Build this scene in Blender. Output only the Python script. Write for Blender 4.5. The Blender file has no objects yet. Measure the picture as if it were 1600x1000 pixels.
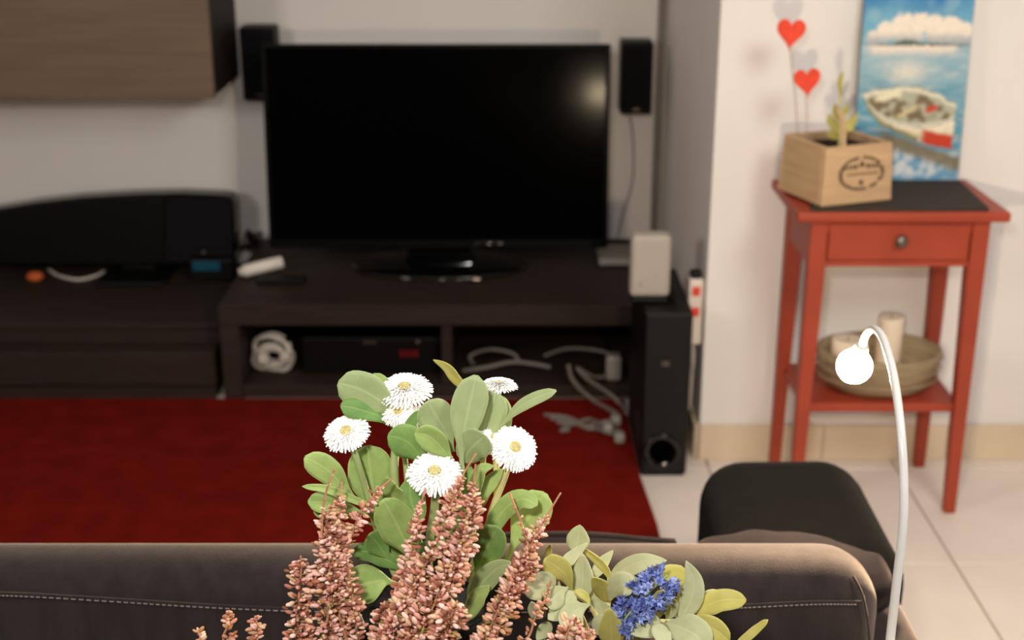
import bpy, bmesh, math, random
from mathutils import Vector, Matrix, noise

random.seed(7)
S = bpy.context.scene
C = S.collection

# ------------------------------------------------------------------ camera
F = 2083.0                       # focal length in pixels of the 1600 px frame
PITCH = math.radians(19.5)
H = 1.405
cd = bpy.data.cameras.new('camera')
cam = bpy.data.objects.new('camera', cd); C.objects.link(cam)
cam.location = (0, 0, H)
cam.rotation_euler = (math.radians(90) - PITCH, 0, 0)
cd.sensor_width = 36.0; cd.lens = 36.0 * F / 1600.0
cd.clip_start = 0.05; cd.clip_end = 60
cd.dof.use_dof = True; cd.dof.focus_distance = 1.14; cd.dof.aperture_fstop = 6.3
S.camera = cam

# ------------------------------------------------------------------ world, lights, exposure
w = bpy.data.worlds.new('world'); S.world = w; w.use_nodes = True
w.node_tree.nodes['Background'].inputs[0].default_value = (1.0, 0.86, 0.74, 1)
w.node_tree.nodes['Background'].inputs[1].default_value = 0.05

def area(name, loc, target, size, power, col):
    l = bpy.data.lights.new(name, 'AREA'); l.shape = 'DISK'; l.size = size; l.energy = power; l.color = col
    o = bpy.data.objects.new(name, l); C.objects.link(o); o.location = loc
    d = Vector(target) - Vector(loc)
    o.rotation_euler = d.to_track_quat('-Z', 'Y').to_euler()
    return o
area('room_lamp', (1.05, 0.70, 2.05), (0.95, 2.8, 0.1), 0.70, 22.5, (1.0, 0.98, 0.95))
area('left_fill', (-1.75, 0.90, 1.50), (0.1, 3.8, 0.6), 0.45, 14, (1.0, 0.94, 0.87))  # unseen fill, added to brighten the TV wall and the projecting wall's side
area('camera_flash', (-0.16, -0.05, 1.68), (0.1, 2.0, 0.75), 0.10, 16.5, (1.0, 0.96, 0.90))
BULB = 1750.0                     # glowing bulb of the gooseneck lamp

vs = S.view_settings
vs.view_transform = 'Standard'; vs.look = 'None'; vs.exposure = 0.0; vs.gamma = 1.0; vs.use_curve_mapping = False
S.cycles.use_denoising = True
S.cycles.max_bounces = 6
S.cycles.sample_clamp_indirect = 4.0
S.cycles.caustics_reflective = False; S.cycles.caustics_refractive = False

# ------------------------------------------------------------------ helpers
def lin(r, g, b):
    f = lambda c: (c/255/12.92) if c/255 <= 0.04045 else ((c/255+0.055)/1.055)**2.4
    return (f(r), f(g), f(b))

def at(px, py, D):
    """world point seen at pixel (px,py) on the vertical plane y = D"""
    a = (px - 800) / F; b = -(py - 500) / F
    fy = math.cos(PITCH) + b * math.sin(PITCH)
    fz = -math.sin(PITCH) + b * math.cos(PITCH)
    t = D / fy
    return Vector((a * t, D, H + fz * t))
def pxm(py, D):
    """pixels per metre at row py on the plane y = D"""
    b = -(py - 500) / F
    return F / (D / (math.cos(PITCH) + b * math.sin(PITCH)))

def onz(px, py, z):                                   # point of the line of sight at height z
    a = at(px, py, 1.0) - Vector((0, 0, H)); t = (z - H)/a.z; return Vector((0, 0, H)) + a*t

LOC = {}
def thing(name, label, cat, loc=(0, 0, 0), group=None, kind=None):
    o = bpy.data.objects.new(name, None); C.objects.link(o)
    o.empty_display_size = 0.05
    o.location = loc; LOC[o.name] = Vector(loc)
    tag(o, label, cat, group, kind)
    return o
def tag(o, label=None, cat=None, group=None, kind=None):
    if label: o['label'] = label
    if cat: o['category'] = cat
    if group: o['group'] = group
    if kind: o['kind'] = kind
    return o
def obj(name, bm, m, parent=None, smooth=False, loc=None):
    """link a bmesh given in world coordinates as one object (origin at its thing's base)"""
    off = LOC[parent.name] if parent is not None else Vector(loc if loc else (0, 0, 0))
    if off.length: bmesh.ops.translate(bm, verts=bm.verts, vec=-off)
    me = bpy.data.meshes.new(name); bm.to_mesh(me); bm.free()
    if smooth:
        for p in me.polygons: p.use_smooth = True
    for mm in (m if isinstance(m, (list, tuple)) else [m]): me.materials.append(mm)
    o = bpy.data.objects.new(name, me); C.objects.link(o)
    LOC[o.name] = off.copy()
    if parent is not None: o.parent = parent
    else: o.location = off
    return o
def struct(name, bm, m, label, cat, smooth=False):
    o = obj(name, bm, m, None, smooth); return tag(o, label, cat, None, 'structure')

def B(): return bmesh.new()
def add_box(bm, x0, x1, y0, y1, z0, z1, bev=0.0, seg=2):
    t = bmesh.new()
    bmesh.ops.create_cube(t, size=1.0)
    for v in t.verts:
        v.co = Vector(((x0+x1)/2 + v.co.x*(x1-x0), (y0+y1)/2 + v.co.y*(y1-y0), (z0+z1)/2 + v.co.z*(z1-z0)))
    if bev > 0: bmesh.ops.bevel(t, geom=list(t.edges), offset=bev, segments=seg, affect='EDGES', profile=0.5)
    merge(bm, t); return bm
def merge(bm, t, mi=0):
    mp = {}
    for v in t.verts: mp[v] = bm.verts.new(v.co)
    for f in t.faces:
        try:
            nf = bm.faces.new([mp[v] for v in f.verts]); nf.smooth = f.smooth; nf.material_index = mi or f.material_index
        except ValueError: pass
    t.free()
def box(x0, x1, y0, y1, z0, z1, bev=0.0, seg=2): return add_box(B(), x0, x1, y0, y1, z0, z1, bev, seg)
def add_prism(bm, pts, axis, a0, a1, bev=0):
    """extrude a 2-D outline; axis 'y': pts are (x,z); 'z': (x,y); 'x': (y,z)"""
    t = bmesh.new()
    def mk(p, a): return {'y': (p[0], a, p[1]), 'z': (p[0], p[1], a), 'x': (a, p[0], p[1])}[axis]
    A = [t.verts.new(mk(p, a0)) for p in pts]; Bv = [t.verts.new(mk(p, a1)) for p in pts]
    n = len(pts)
    t.faces.new(A); t.faces.new(Bv[::-1])
    for i in range(n): t.faces.new([A[i], Bv[i], Bv[(i+1) % n], A[(i+1) % n]][::-1])
    bmesh.ops.recalc_face_normals(t, faces=t.faces)
    if bev: bmesh.ops.bevel(t, geom=list(t.edges), offset=bev, segments=2, affect='EDGES', profile=0.5)
    merge(bm, t); return bm
def spline(pts, n):
    """Catmull-Rom through pts, n samples"""
    P = [Vector(p) for p in pts]
    if len(P) == 2: return [P[0].lerp(P[1], i/(n-1)) for i in range(n)]
    P = [2*P[0]-P[1]] + P + [2*P[-1]-P[-2]]
    out = []; m = len(P) - 3
    for i in range(n):
        u = i/(n-1)*m; k = min(int(u), m-1); t = u-k
        a, b, c, d = P[k], P[k+1], P[k+2], P[k+3]
        out.append(0.5*((2*b)+(c-a)*t+(2*a-5*b+4*c-d)*t*t+(3*b-a-3*c+d)*t**3))
    return out
def add_tube(bm, pts, r, seg=8, n=None, cap=True):
    P = spline(pts, n) if n else [Vector(p) for p in pts]
    N = len(P)
    rr = (lambda i: r(i/(N-1))) if callable(r) else (lambda i: r)
    up = Vector((0.3, 0.2, 1)).normalized(); rings = []
    for i in range(N):
        d = (P[min(i+1, N-1)] - P[max(i-1, 0)]).normalized()
        if abs(d.dot(up)) > 0.97: up = Vector((1, 0.3, 0.1)).normalized()
        s = d.cross(up).normalized(); u = s.cross(d).normalized(); up = u
        rings.append([bm.verts.new(P[i] + (s*math.cos(2*math.pi*k/seg) + u*math.sin(2*math.pi*k/seg))*rr(i)) for k in range(seg)])
    for i in range(N-1):
        for k in range(seg):
            f = bm.faces.new([rings[i][k], rings[i][(k+1) % seg], rings[i+1][(k+1) % seg], rings[i+1][k]]); f.smooth = True
    if cap:
        bm.faces.new(rings[0][::-1]); bm.faces.new(rings[-1])
    return bm
def add_lathe(bm, prof, cx, cy, seg=32, sx=1.0, sy=1.0, z0=0.0):
    rings = []
    for (r, z) in prof:
        rings.append([bm.verts.new((cx + r*sx*math.cos(2*math.pi*k/seg), cy + r*sy*math.sin(2*math.pi*k/seg), z0+z)) for k in range(seg)])
    for i in range(len(prof)-1):
        for k in range(seg):
            f = bm.faces.new([rings[i][k], rings[i][(k+1) % seg], rings[i+1][(k+1) % seg], rings[i+1][k]]); f.smooth = True
    if prof[0][0] > 1e-5: bm.faces.new(rings[0][::-1])
    if prof[-1][0] > 1e-5: bm.faces.new(rings[-1])
    return bm
def add_ball(bm, c, r, su=12, sv=8, sc=(1, 1, 1), rot=None):
    t = bmesh.new(); bmesh.ops.create_uvsphere(t, u_segments=su, v_segments=sv, radius=r)
    M = Matrix.Translation(Vector(c)) @ (rot.to_4x4() if rot is not None else Matrix.Identity(4)) @ Matrix.Diagonal((*sc, 1))
    bmesh.ops.transform(t, matrix=M, verts=t.verts)
    for f in t.faces: f.smooth = True
    merge(bm, t); return bm

# ------------------------------------------------------------------ materials
def mat(name, col, rough=0.5, spec=0.5, metal=0.0, noise_scale=0, noise_amt=0.15, stretch=(1, 1, 1), bump=0.0, bump_scale=None,
        sheen=0.0, sheen_tint=(1, 1, 1), coat=0.0, emit=None, emit_str=0.0, col2=None, trans=0.0):
    m = bpy.data.materials.new(name); m.use_nodes = True
    nt = m.node_tree; b = nt.nodes['Principled BSDF']; L = nt.links.new
    b.inputs['Base Color'].default_value = (*col, 1); b.inputs['Roughness'].default_value = rough
    b.inputs['Specular IOR Level'].default_value = spec; b.inputs['Metallic'].default_value = metal
    b.inputs['Sheen Weight'].default_value = sheen; b.inputs['Sheen Tint'].default_value = (*sheen_tint, 1)
    b.inputs['Sheen Roughness'].default_value = 0.45
    b.inputs['Coat Weight'].default_value = coat
    b.inputs['Transmission Weight'].default_value = trans
    if emit: b.inputs['Emission Color'].default_value = (*emit, 1); b.inputs['Emission Strength'].default_value = emit_str
    if noise_scale or bump:
        tc = nt.nodes.new('ShaderNodeTexCoord'); mp = nt.nodes.new('ShaderNodeMapping')
        mp.inputs['Scale'].default_value = stretch; L(tc.outputs['Object'], mp.inputs['Vector'])
        nz = nt.nodes.new('ShaderNodeTexNoise'); nz.inputs['Scale'].default_value = noise_scale or 50
        nz.inputs['Detail'].default_value = 5; L(mp.outputs[0], nz.inputs['Vector'])
        if noise_scale:
            mx = nt.nodes.new('ShaderNodeMix'); mx.data_type = 'RGBA'
            c2 = col2 or tuple(max(0, c*(1+noise_amt)) for c in col)
            c1 = tuple(c*(1-noise_amt) for c in col) if not col2 else col
            mx.inputs[6].default_value = (*c1, 1); mx.inputs[7].default_value = (*c2, 1)
            rp = nt.nodes.new('ShaderNodeMapRange'); rp.inputs[1].default_value = 0.3; rp.inputs[2].default_value = 0.7
            L(nz.outputs['Fac'], rp.inputs[0]); L(rp.outputs[0], mx.inputs[0]); L(mx.outputs[2], b.inputs['Base Color'])
        if bump:
            n2 = nt.nodes.new('ShaderNodeTexNoise'); n2.inputs['Scale'].default_value = bump_scale or noise_scale
            n2.inputs['Detail'].default_value = 4; L(mp.outputs[0], n2.inputs['Vector'])
            bp = nt.nodes.new('ShaderNodeBump'); bp.inputs['Strength'].default_value = bump; bp.inputs['Distance'].default_value = 0.004
            L(n2.outputs['Fac'], bp.inputs['Height']); L(bp.outputs[0], b.inputs['Normal'])
    return m
def vcol_mat(name, rough=0.6, spec=0.3, mul=1.0, trans=0.0):
    """colour comes from the mesh's own colour attribute 'tint'"""
    m = bpy.data.materials.new(name); m.use_nodes = True
    nt = m.node_tree; b = nt.nodes['Principled BSDF']
    a = nt.nodes.new('ShaderNodeVertexColor'); a.layer_name = 'tint'
    nt.links.new(a.outputs[0], b.inputs['Base Color'])
    b.inputs['Roughness'].default_value = rough; b.inputs['Specular IOR Level'].default_value = spec
    return m
def leaf_mat(name, c1, c2, rib, rough=0.55, vein=0.5, blotch=None):
    """leaf colour with a paler midrib, faint side veins and blotches, in leaf coordinates"""
    m = bpy.data.materials.new(name); m.use_nodes = True
    nt = m.node_tree; b = nt.nodes['Principled BSDF']; L = nt.links.new; N = nt.nodes.new
    uv = N('ShaderNodeUVMap'); uv.uv_map = 'leaf'
    sp = N('ShaderNodeSeparateXYZ'); L(uv.outputs[0], sp.inputs[0])
    def M(op, a, bb=None):
        n = N('ShaderNodeMath'); n.operation = op
        for i, x in enumerate((a, bb)):
            if x is None: continue
            if isinstance(x, (int, float)): n.inputs[i].default_value = x
            else: L(x, n.inputs[i])
        return n.outputs[0]
    ac = M('ABSOLUTE', M('SUBTRACT', sp.outputs[0], 0.5))            # 0 midrib .. 0.5 edge
    ribm = N('ShaderNodeMapRange'); ribm.inputs[1].default_value = 0.0; ribm.inputs[2].default_value = 0.06; ribm.inputs[3].default_value = 1; ribm.inputs[4].default_value = 0
    L(ac, ribm.inputs[0])
    wv = M('SINE', M('MULTIPLY', M('SUBTRACT', sp.outputs[1], M('MULTIPLY', ac, 0.55)), 62.0))
    wm = N('ShaderNodeMapRange'); wm.inputs[1].default_value = 0.86; wm.inputs[2].default_value = 1.0; wm.inputs[3].default_value = 0; wm.inputs[4].default_value = vein
    L(wv, wm.inputs[0])
    ed = N('ShaderNodeMapRange'); ed.inputs[1].default_value = 0.46; ed.inputs[2].default_value = 0.5; ed.inputs[3].default_value = 0; ed.inputs[4].default_value = 0.6
    L(ac, ed.inputs[0])
    fac = M('MAXIMUM', M('MAXIMUM', M('MULTIPLY', ribm.outputs[0], 0.45), wm.outputs[0]), ed.outputs[0])
    oi = N('ShaderNodeObjectInfo')
    tc = N('ShaderNodeTexCoord'); nz = N('ShaderNodeTexNoise'); nz.inputs['Scale'].default_value = 70; nz.inputs['Detail'].default_value = 4
    L(tc.outputs['Object'], nz.inputs['Vector'])
    f2 = N('ShaderNodeMapRange'); f2.inputs[1].default_value = 0.35; f2.inputs[2].default_value = 0.65
    L(nz.outputs['Fac'], f2.inputs[0])
    f3 = M('ADD', M('MULTIPLY', f2.outputs[0], 0.45), M('MULTIPLY', oi.outputs['Random'], 0.55))
    mx = N('ShaderNodeMix'); mx.data_type = 'RGBA'; mx.inputs[6].default_value = (*c1, 1); mx.inputs[7].default_value = (*c2, 1); L(f3, mx.inputs[0])
    mr = N('ShaderNodeMix'); mr.data_type = 'RGBA'; mr.inputs[7].default_value = (*rib, 1); L(mx.outputs[2], mr.inputs[6]); L(fac, mr.inputs[0])
    L(mr.outputs[2], b.inputs['Base Color'])
    bp = N('ShaderNodeBump'); bp.inputs['Strength'].default_value = 0.25; bp.inputs['Distance'].default_value = 0.001
    L(fac, bp.inputs['Height']); L(bp.outputs[0], b.inputs['Normal'])
    b.inputs['Roughness'].default_value = rough; b.inputs['Specular IOR Level'].default_value = 0.3
    return m
def set_tint(o, fn):
    """per-face tint: fn(polygon index) -> linear rgb"""
    me = o.data; ca = me.color_attributes.new('tint', 'FLOAT_COLOR', 'CORNER')
    for p in me.polygons:
        c = fn(p.index)
        for li in p.loop_indices: ca.data[li].color = (*c, 1)

M_wall = mat('wall_paint', lin(230, 225, 221), 0.85, 0.2, noise_scale=3, noise_amt=0.02, bump=0.05, bump_scale=120)
M_grout = mat('grout', lin(168, 152, 136), 0.9, 0.1, noise_scale=30, noise_amt=0.1)
M_tile = mat('floor_tile', lin(224, 215, 207), 0.42, 0.4, noise_scale=5, noise_amt=0.05, bump=0.03, bump_scale=60)
M_skirt = mat('skirting_tile', lin(212, 194, 168), 0.45, 0.4, noise_scale=8, noise_amt=0.06)
M_rug = mat('rug_pile', lin(106, 19, 12), 0.95, 0.05, noise_scale=16, noise_amt=0.22, bump=0.9, bump_scale=420, sheen=0.1, sheen_tint=lin(200, 60, 45))
M_dark = mat('black_brown_wood', lin(46, 36, 31), 0.6, 0.2, noise_scale=14, noise_amt=0.25, stretch=(0.6, 6, 14))
M_grain = mat('grey_brown_oak', lin(112, 93, 76), 0.55, 0.3, noise_scale=6, noise_amt=0.16, stretch=(0.5, 4, 9), bump=0.05, bump_scale=30)
M_black = mat('black_plastic', lin(6, 5, 5), 0.5, 0.2, noise_scale=40, noise_amt=0.1)
M_gloss = mat('gloss_black', (0.002, 0.002, 0.002), 0.06, 0.5, noise_scale=0)
M_screen = mat('screen_glass', (0.001, 0.001, 0.001), 0.125, 0.035)
M_bezel = mat('bezel_plastic', (0.0008, 0.0008, 0.0008), 0.45, 0.08)
M_side = mat('dark_side_panel', lin(22, 17, 14), 0.6, 0.2, noise_scale=14, noise_amt=0.2, stretch=(1, 1, 8))
M_cloth = mat('speaker_cloth', lin(22, 21, 24), 0.9, 0.1, noise_scale=300, noise_amt=0.3, bump=0.4, bump_scale=900)
M_white = mat('white_plastic', lin(226, 220, 212), 0.35, 0.5, noise_scale=20, noise_amt=0.02)
M_cable = mat('white_cable', lin(200, 190, 180), 0.5, 0.4, noise_scale=30, noise_amt=0.05)
M_gcable = mat('grey_cable', lin(120, 112, 106), 0.5, 0.4, noise_scale=30, noise_amt=0.05)
M_silver = mat('silver_plastic', lin(150, 145, 138), 0.4, 0.5, noise_scale=20, noise_amt=0.05)
M_red = mat('red_stained_wood', lin(154, 60, 38), 0.5, 0.4, noise_scale=9, noise_amt=0.10, stretch=(1, 1, 1), bump=0.04, bump_scale=60)
M_pewter = mat('pewter', lin(110, 100, 92), 0.35, 0.5, metal=0.8, noise_scale=40, noise_amt=0.1)
M_mat = mat('dark_mat', lin(58, 52, 48), 0.8, 0.2, noise_scale=150, noise_amt=0.2, bump=0.3, bump_scale=400)
M_kraft = mat('pale_wood', lin(190, 158, 122), 0.7, 0.2, noise_scale=10, noise_amt=0.10, stretch=(1, 1, 6), bump=0.06, bump_scale=50)
M_ink = mat('brown_ink', lin(88, 70, 58), 0.8, 0.1, noise_scale=120, noise_amt=0.4)
M_soil = mat('soil', lin(46, 38, 32), 0.95, 0.1, noise_scale=90, noise_amt=0.5, bump=1.0, bump_scale=160)
M_peat = mat('peat_grit', lin(62, 60, 60), 0.95, 0.1, noise_scale=120, noise_amt=0.6, bump=1.0, bump_scale=260)
M_heart = mat('red_felt', lin(222, 74, 52), 0.7, 0.2, noise_scale=80, noise_amt=0.12)
M_wire = mat('thin_wire', lin(190, 160, 140), 0.4, 0.5, metal=0.5)
M_wax = mat('candle_wax', lin(240, 222, 198), 0.5, 0.4, noise_scale=12, noise_amt=0.03)
M_basket = mat('weathered_bowl', lin(150, 132, 104), 0.8, 0.2, noise_scale=14, noise_amt=0.25, stretch=(1, 1, 5), bump=0.4, bump_scale=60)
M_basket_in = mat('bowl_inside', lin(120, 84, 58), 0.8, 0.2, noise_scale=14, noise_amt=0.2)
M_sofa = mat('velvet_taupe', lin(45, 39, 39), 0.9, 0.1, noise_scale=60, noise_amt=0.22, stretch=(1, 1, 0.22), bump=0.25, bump_scale=700, sheen=0.42, sheen_tint=lin(225, 205, 190))
M_stitch = mat('stitch_thread', lin(150, 136, 130), 0.8, 0.2, noise_scale=60, noise_amt=0.1)
M_cush = mat('cushion_velvet', lin(25, 21, 22), 0.9, 0.1, noise_scale=30, noise_amt=0.2, bump=0.2, bump_scale=500, sheen=0.10, sheen_tint=lin(200, 175, 170))
M_throw = mat('black_throw_cloth', lin(13, 12, 11), 0.95, 0.05, noise_scale=40, noise_amt=0.2, bump=0.3, bump_scale=600, sheen=0.02)
M_lamp = mat('white_lacquer', lin(212, 211, 208), 0.22, 0.5, noise_scale=10, noise_amt=0.01, coat=0.4)
M_bulb = mat('lit_bulb', (1, 0.9, 0.75), 0.3, 0.3, emit=(1.0, 0.78, 0.52), emit_str=BULB)
M_petal = mat('white_petal', lin(254, 254, 251), 0.7, 0.2, noise_scale=60, noise_amt=0.015)
M_disc = mat('flower_centre', lin(222, 208, 146), 0.8, 0.2, noise_scale=300, noise_amt=0.25, bump=0.6, bump_scale=900)
M_stem = mat('green_stem', lin(150, 164, 106), 0.6, 0.3, noise_scale=40, noise_amt=0.12)
M_stemy = mat('pale_stem', lin(192, 184, 130), 0.6, 0.3, noise_scale=40, noise_amt=0.1)
M_twig = mat('heather_twig', lin(172, 122, 92), 0.8, 0.2, noise_scale=90, noise_amt=0.3)
M_leaf = leaf_mat('daisy_leaf', lin(128, 156, 84), lin(168, 188, 114), lin(186, 198, 132), vein=0.12)
M_leafg = leaf_mat('daisy_leaf_grey', lin(140, 156, 108), lin(160, 172, 124), lin(188, 196, 144), vein=0.10)
M_leafd = leaf_mat('daisy_leaf_deep', lin(94, 132, 66), lin(130, 160, 88), lin(156, 178, 108), vein=0.15)
M_sage = leaf_mat('sage_leaf', lin(158, 164, 122), lin(186, 188, 150), lin(192, 194, 154), rough=0.75, vein=0.12)
M_sagey = leaf_mat('sage_leaf_yellow', lin(166, 158, 76), lin(188, 182, 108), lin(194, 190, 126), rough=0.7, vein=0.12)
M_bud = vcol_mat('heather_bud', 0.7, 0.25)
M_blue = vcol_mat('blue_floret', 0.7, 0.2)
M_paint = vcol_mat('oil_paint', 0.45, 0.3)
M_canvas = mat('canvas_edge', lin(120, 130, 130), 0.8, 0.2, noise_scale=200, noise_amt=0.1)

# ------------------------------------------------------------------ the room
WD, PD, PX = 3.95, 2.96, 0.454          # TV wall, right wall front, pillar edge
floor = struct('floor', box(-3.0, 2.6, -1.2, 4.1, -0.08, -0.006), M_grout, 'pale tiled floor of the living room', 'floor')
TS = 0.45
jx, jy = 0.923, 2.447
tile_me = None
for i in range(-8, 4):
    for j in range(-4, 4):
        x0, y0 = jx + i*TS, jy + j*TS
        if x0 < -2.9 or y0 < 0.5 or y0 > 3.9: continue
        if tile_me is None:
            t = obj('tile', box(0.002, TS-0.002, 0.002, TS-0.002, -0.006, 0.0, 0.0012, 1), M_tile, floor); tile_me = t.data
        else:
            t = bpy.data.objects.new('tile', tile_me); C.objects.link(t); t.parent = floor; LOC[t.name] = Vector()
        t.location = (x0, y0, 0)
struct('wall_back', box(-3.0, PX, WD, WD+0.12, 0, 2.55), M_wall, 'off-white plaster wall behind the television', 'wall')
struct('wall_right', box(PX, 2.6, PD, WD+0.12, 0, 2.55, 0.004, 2), M_wall, 'off-white projecting wall behind the red side table', 'wall')
struct('wall_left', box(-3.1, -3.0, -1.2, WD+0.12, 0, 2.55), M_wall, 'plain off-white wall at the left end of the room', 'wall')
struct('wall_far_right', box(2.6, 2.7, -1.2, WD+0.12, 0, 2.55), M_wall, 'plain off-white wall at the right end of the room', 'wall')
struct('ceiling', box(-3.1, 2.7, -1.2, WD+0.12, 2.55, 2.65), M_wall, 'flat white ceiling over the living room', 'ceiling')
bb = struct('baseboard_right', box(PX, 2.6, PD-0.009, PD, 0, 0.088), M_grout, 'beige skirting tiles along the projecting wall', 'baseboard')
x = PX
while x < 2.55:
    obj('skirting_tile', box(x+0.001, min(x+0.299, 2.6), PD-0.013, PD-0.004, 0.0, 0.09, 0.0015, 1), M_skirt, bb); x += 0.30
bb = struct('baseboard_side', box(PX-0.009, PX, PD-0.013, WD, 0, 0.088), M_grout, 'beige skirting tiles on the side of the projecting wall', 'baseboard')
y = PD-0.013
while y < WD-0.02:
    obj('skirting_tile', box(PX-0.013, PX-0.004, y+0.001, min(y+0.299, WD), 0, 0.09, 0.0015, 1), M_skirt, bb); y += 0.30
cdz = struct('trim_1', box(PX-0.030, PX-0.006, WD-0.018, WD-0.001, 0.3, 2.5, 0.003, 1), M_gcable, 'thin grey strip running up the corner beside the television', 'cable duct')  # thin grey strip along the dark line of the corner

# rug
bm = B()
out = [(-2.7, 1.75), (0.322, 1.75), (0.318, 2.60), (0.3020, 2.845), (0.3015, 3.303), (-2.7, 3.303)]
add_prism(bm, out, 'z', 0.0005, 0.014, 0.004)
tag(obj('rug', bm, M_rug), 'deep red short-pile rug in front of the television bench', 'rug')

# ------------------------------------------------------------------ wall cabinet
wc = thing('wall_cabinet', 'grey-brown wood wall cabinet with dark side panel above the arched black speaker', 'cabinet', (-1.6, WD, 0.77))
obj('body', box(-2.6, -0.803, 3.60, WD-0.001, 0.772, 1.50, 0.002, 1), M_side, wc)
obj('door', box(-2.6, -1.702, 3.576, 3.598, 0.770, 1.50, 0.002, 1), M_grain, wc)
obj('door', box(-1.698, -0.800, 3.576, 3.598, 0.770, 1.50, 0.002, 1), M_grain, wc)

# ------------------------------------------------------------------ wall speakers
def speaker(x0, x1, z0, z1, label):
    t = thing('wall_speaker', label, 'speaker', ((x0+x1)/2, WD, z0), 'black wall speakers either side of the television')
    obj('body', box(x0, x1, 3.84, 3.93, z0, z1, 0.006, 2), M_black, t)
    obj('grille', box(x0+0.006, x1-0.006, 3.834, 3.842, z0+0.012, z1-0.008, 0.003, 2), M_cloth, t)
    obj('badge_or_glint', box((x0+x1)/2-0.01, (x0+x1)/2+0.01, 3.832, 3.835, z0+0.014, z0+0.019), M_pewter, t)
    obj('bracket', box((x0+x1)/2-0.015, (x0+x1)/2+0.015, 3.93, WD-0.0005, z0+0.05, z1-0.05), M_black, t)
speaker(-0.776, -0.676, 0.718, 0.925, 'small black wall speaker partly hidden behind the upper left corner of the television')
speaker(0.313, 0.404, 0.676, 0.884, 'small black wall speaker to the right of the television')
bm = B(); add_tube(bm, [at(985, 182, 3.943), at(990, 230, 3.944), at(988, 285, 3.944), at(972, 340, 3.944), at(960, 392, 3.944)], 0.0024, 6, 30)
tag(obj('speaker_cable', bm, M_gcable), 'thin grey cable hanging down the wall below the right speaker', 'cable')

# ------------------------------------------------------------------ low cabinet on the left
lc = thing('low_cabinet', 'low dark brown cabinet with a wide drawer on the left', 'cabinet', (-1.5, 3.6, 0))
obj('body', box(-2.6, -0.792, 3.392, WD-0.002, 0.135, 0.178, 0.001, 1), M_dark, lc)
obj('top', box(-2.6, -0.790, 3.385, WD-0.002, 0.178, 0.197, 0.002, 1), M_dark, lc)
obj('drawer', box(-2.6, -1.70, 3.310, 3.60, 0.045, 0.140, 0.003, 1), M_dark, lc)
obj('drawer', box(-1.695, -0.794, 3.310, 3.60, 0.045, 0.140, 0.003, 1), M_dark, lc)
obj('plinth', box(-2.6, -0.800, 3.325, WD-0.002, 0.0, 0.044), M_dark, lc)

# ------------------------------------------------------------------ TV bench
bx0, bx1, by0, by1, bz = -0.772, 0.400, 3.307, WD-0.002, 0.273
tb = thing('tv_bench', 'dark brown open-fronted television bench with two compartments', 'tv bench', (-0.2, 3.6, 0))
obj('top', box(bx0, bx1, by0, by1, bz-0.055, bz, 0.002, 1), M_dark, tb)
obj('side_panel', box(bx0, bx0+0.05, by0, by1, 0.0, bz-0.0555, 0.002, 1), M_dark, tb)
obj('side_panel', box(bx1-0.05, bx1, by0, by1, 0.0, bz-0.0555, 0.002, 1), M_dark, tb)
obj('divider', box(-0.188, -0.160, by0+0.02, by1, 0.0455, bz-0.0555, 0.001, 1), M_dark, tb)
obj('shelf', box(bx0+0.0505, bx1-0.0505, by0+0.005, by1, 0.012, 0.045, 0.002, 1), M_dark, tb)
obj('back_panel', box(bx0+0.0505, bx1-0.0505, by1-0.012, by1-0.001, 0.0455, bz-0.0555), M_black, tb)

# ------------------------------------------------------------------ television
TILT = math.radians(6.0)
tv = thing('television', 'large black flat-screen television on an oval stand', 'television', (-0.21, 3.68, bz))
tcx = -0.208; hw = 0.478; th = 0.565
def tvbox(x0, x1, y0, y1, z0, z1, bev=0.0, seg=2):
    b_ = box(x0, x1, y0, y1, z0, z1, bev, seg)
    R = Matrix.Rotation(-TILT, 4, 'X')
    bmesh.ops.transform(b_, matrix=Matrix.Translation((tcx, 3.625, 0.338)) @ R, verts=b_.verts)
    return b_
obj('housing', tvbox(-hw, hw, 0.006, 0.035, 0, th, 0.004, 2), M_black, tv)
obj('rear_cover', tvbox(-hw*0.7, hw*0.7, 0.035, 0.075, 0.05, th*0.7, 0.012, 3), M_black, tv)
bz_ = obj('bezel', tvbox(-hw, hw, -0.002, 0.0058, 0, 0.024, 0.0015, 2), M_bezel, tv)
obj('bezel', tvbox(-hw, hw, -0.002, 0.0058, th-0.012, th, 0.0015, 2), M_bezel, tv)
obj('bezel', tvbox(-hw, -hw+0.012, -0.002, 0.0058, 0.0242, th-0.0122, 0.0015, 2), M_bezel, tv)
obj('bezel', tvbox(hw-0.012, hw, -0.002, 0.0058, 0.0242, th-0.0122, 0.0015, 2), M_bezel, tv)
obj('screen', tvbox(-hw+0.0122, hw-0.0122, 0.001, 0.0056, 0.0242, th-0.0122), M_screen, tv)
# gloss lip added on the chin to catch a highlight; neck and base
bm = B()
R = Matrix.Translation((tcx, 3.625, 0.338)) @ Matrix.Rotation(-TILT, 4, 'X')
t = bmesh.new(); add_ball(t, (0.146, -0.002, 0.012), 0.011, 28, 14, (4.5, 0.8, 0.9)); bmesh.ops.transform(t, matrix=R, verts=t.verts); merge(bm, t)
obj('glint_lip', bm, M_gloss, tv, True)
bm = B(); add_prism(bm, [(tcx-0.10, bz+0.014), (tcx+0.10, bz+0.014), (tcx+0.07, 0.40), (tcx-0.07, 0.40)], 'y', 3.672, 3.70, 0.006)
obj('neck', bm, M_gloss, tv)
bm = B(); add_lathe(bm, [(0.99, 0), (1.0, 0.004), (0.985, 0.009), (0.93, 0.013), (0.3, 0.016), (0, 0.016)], tcx, 3.66, 64, 0.255, 0.145, bz)
obj('base', bm, M_gloss, tv)
M_chrome = mat('polished_glint', lin(225, 200, 180), 0.25, 0.5, metal=1.0)
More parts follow.
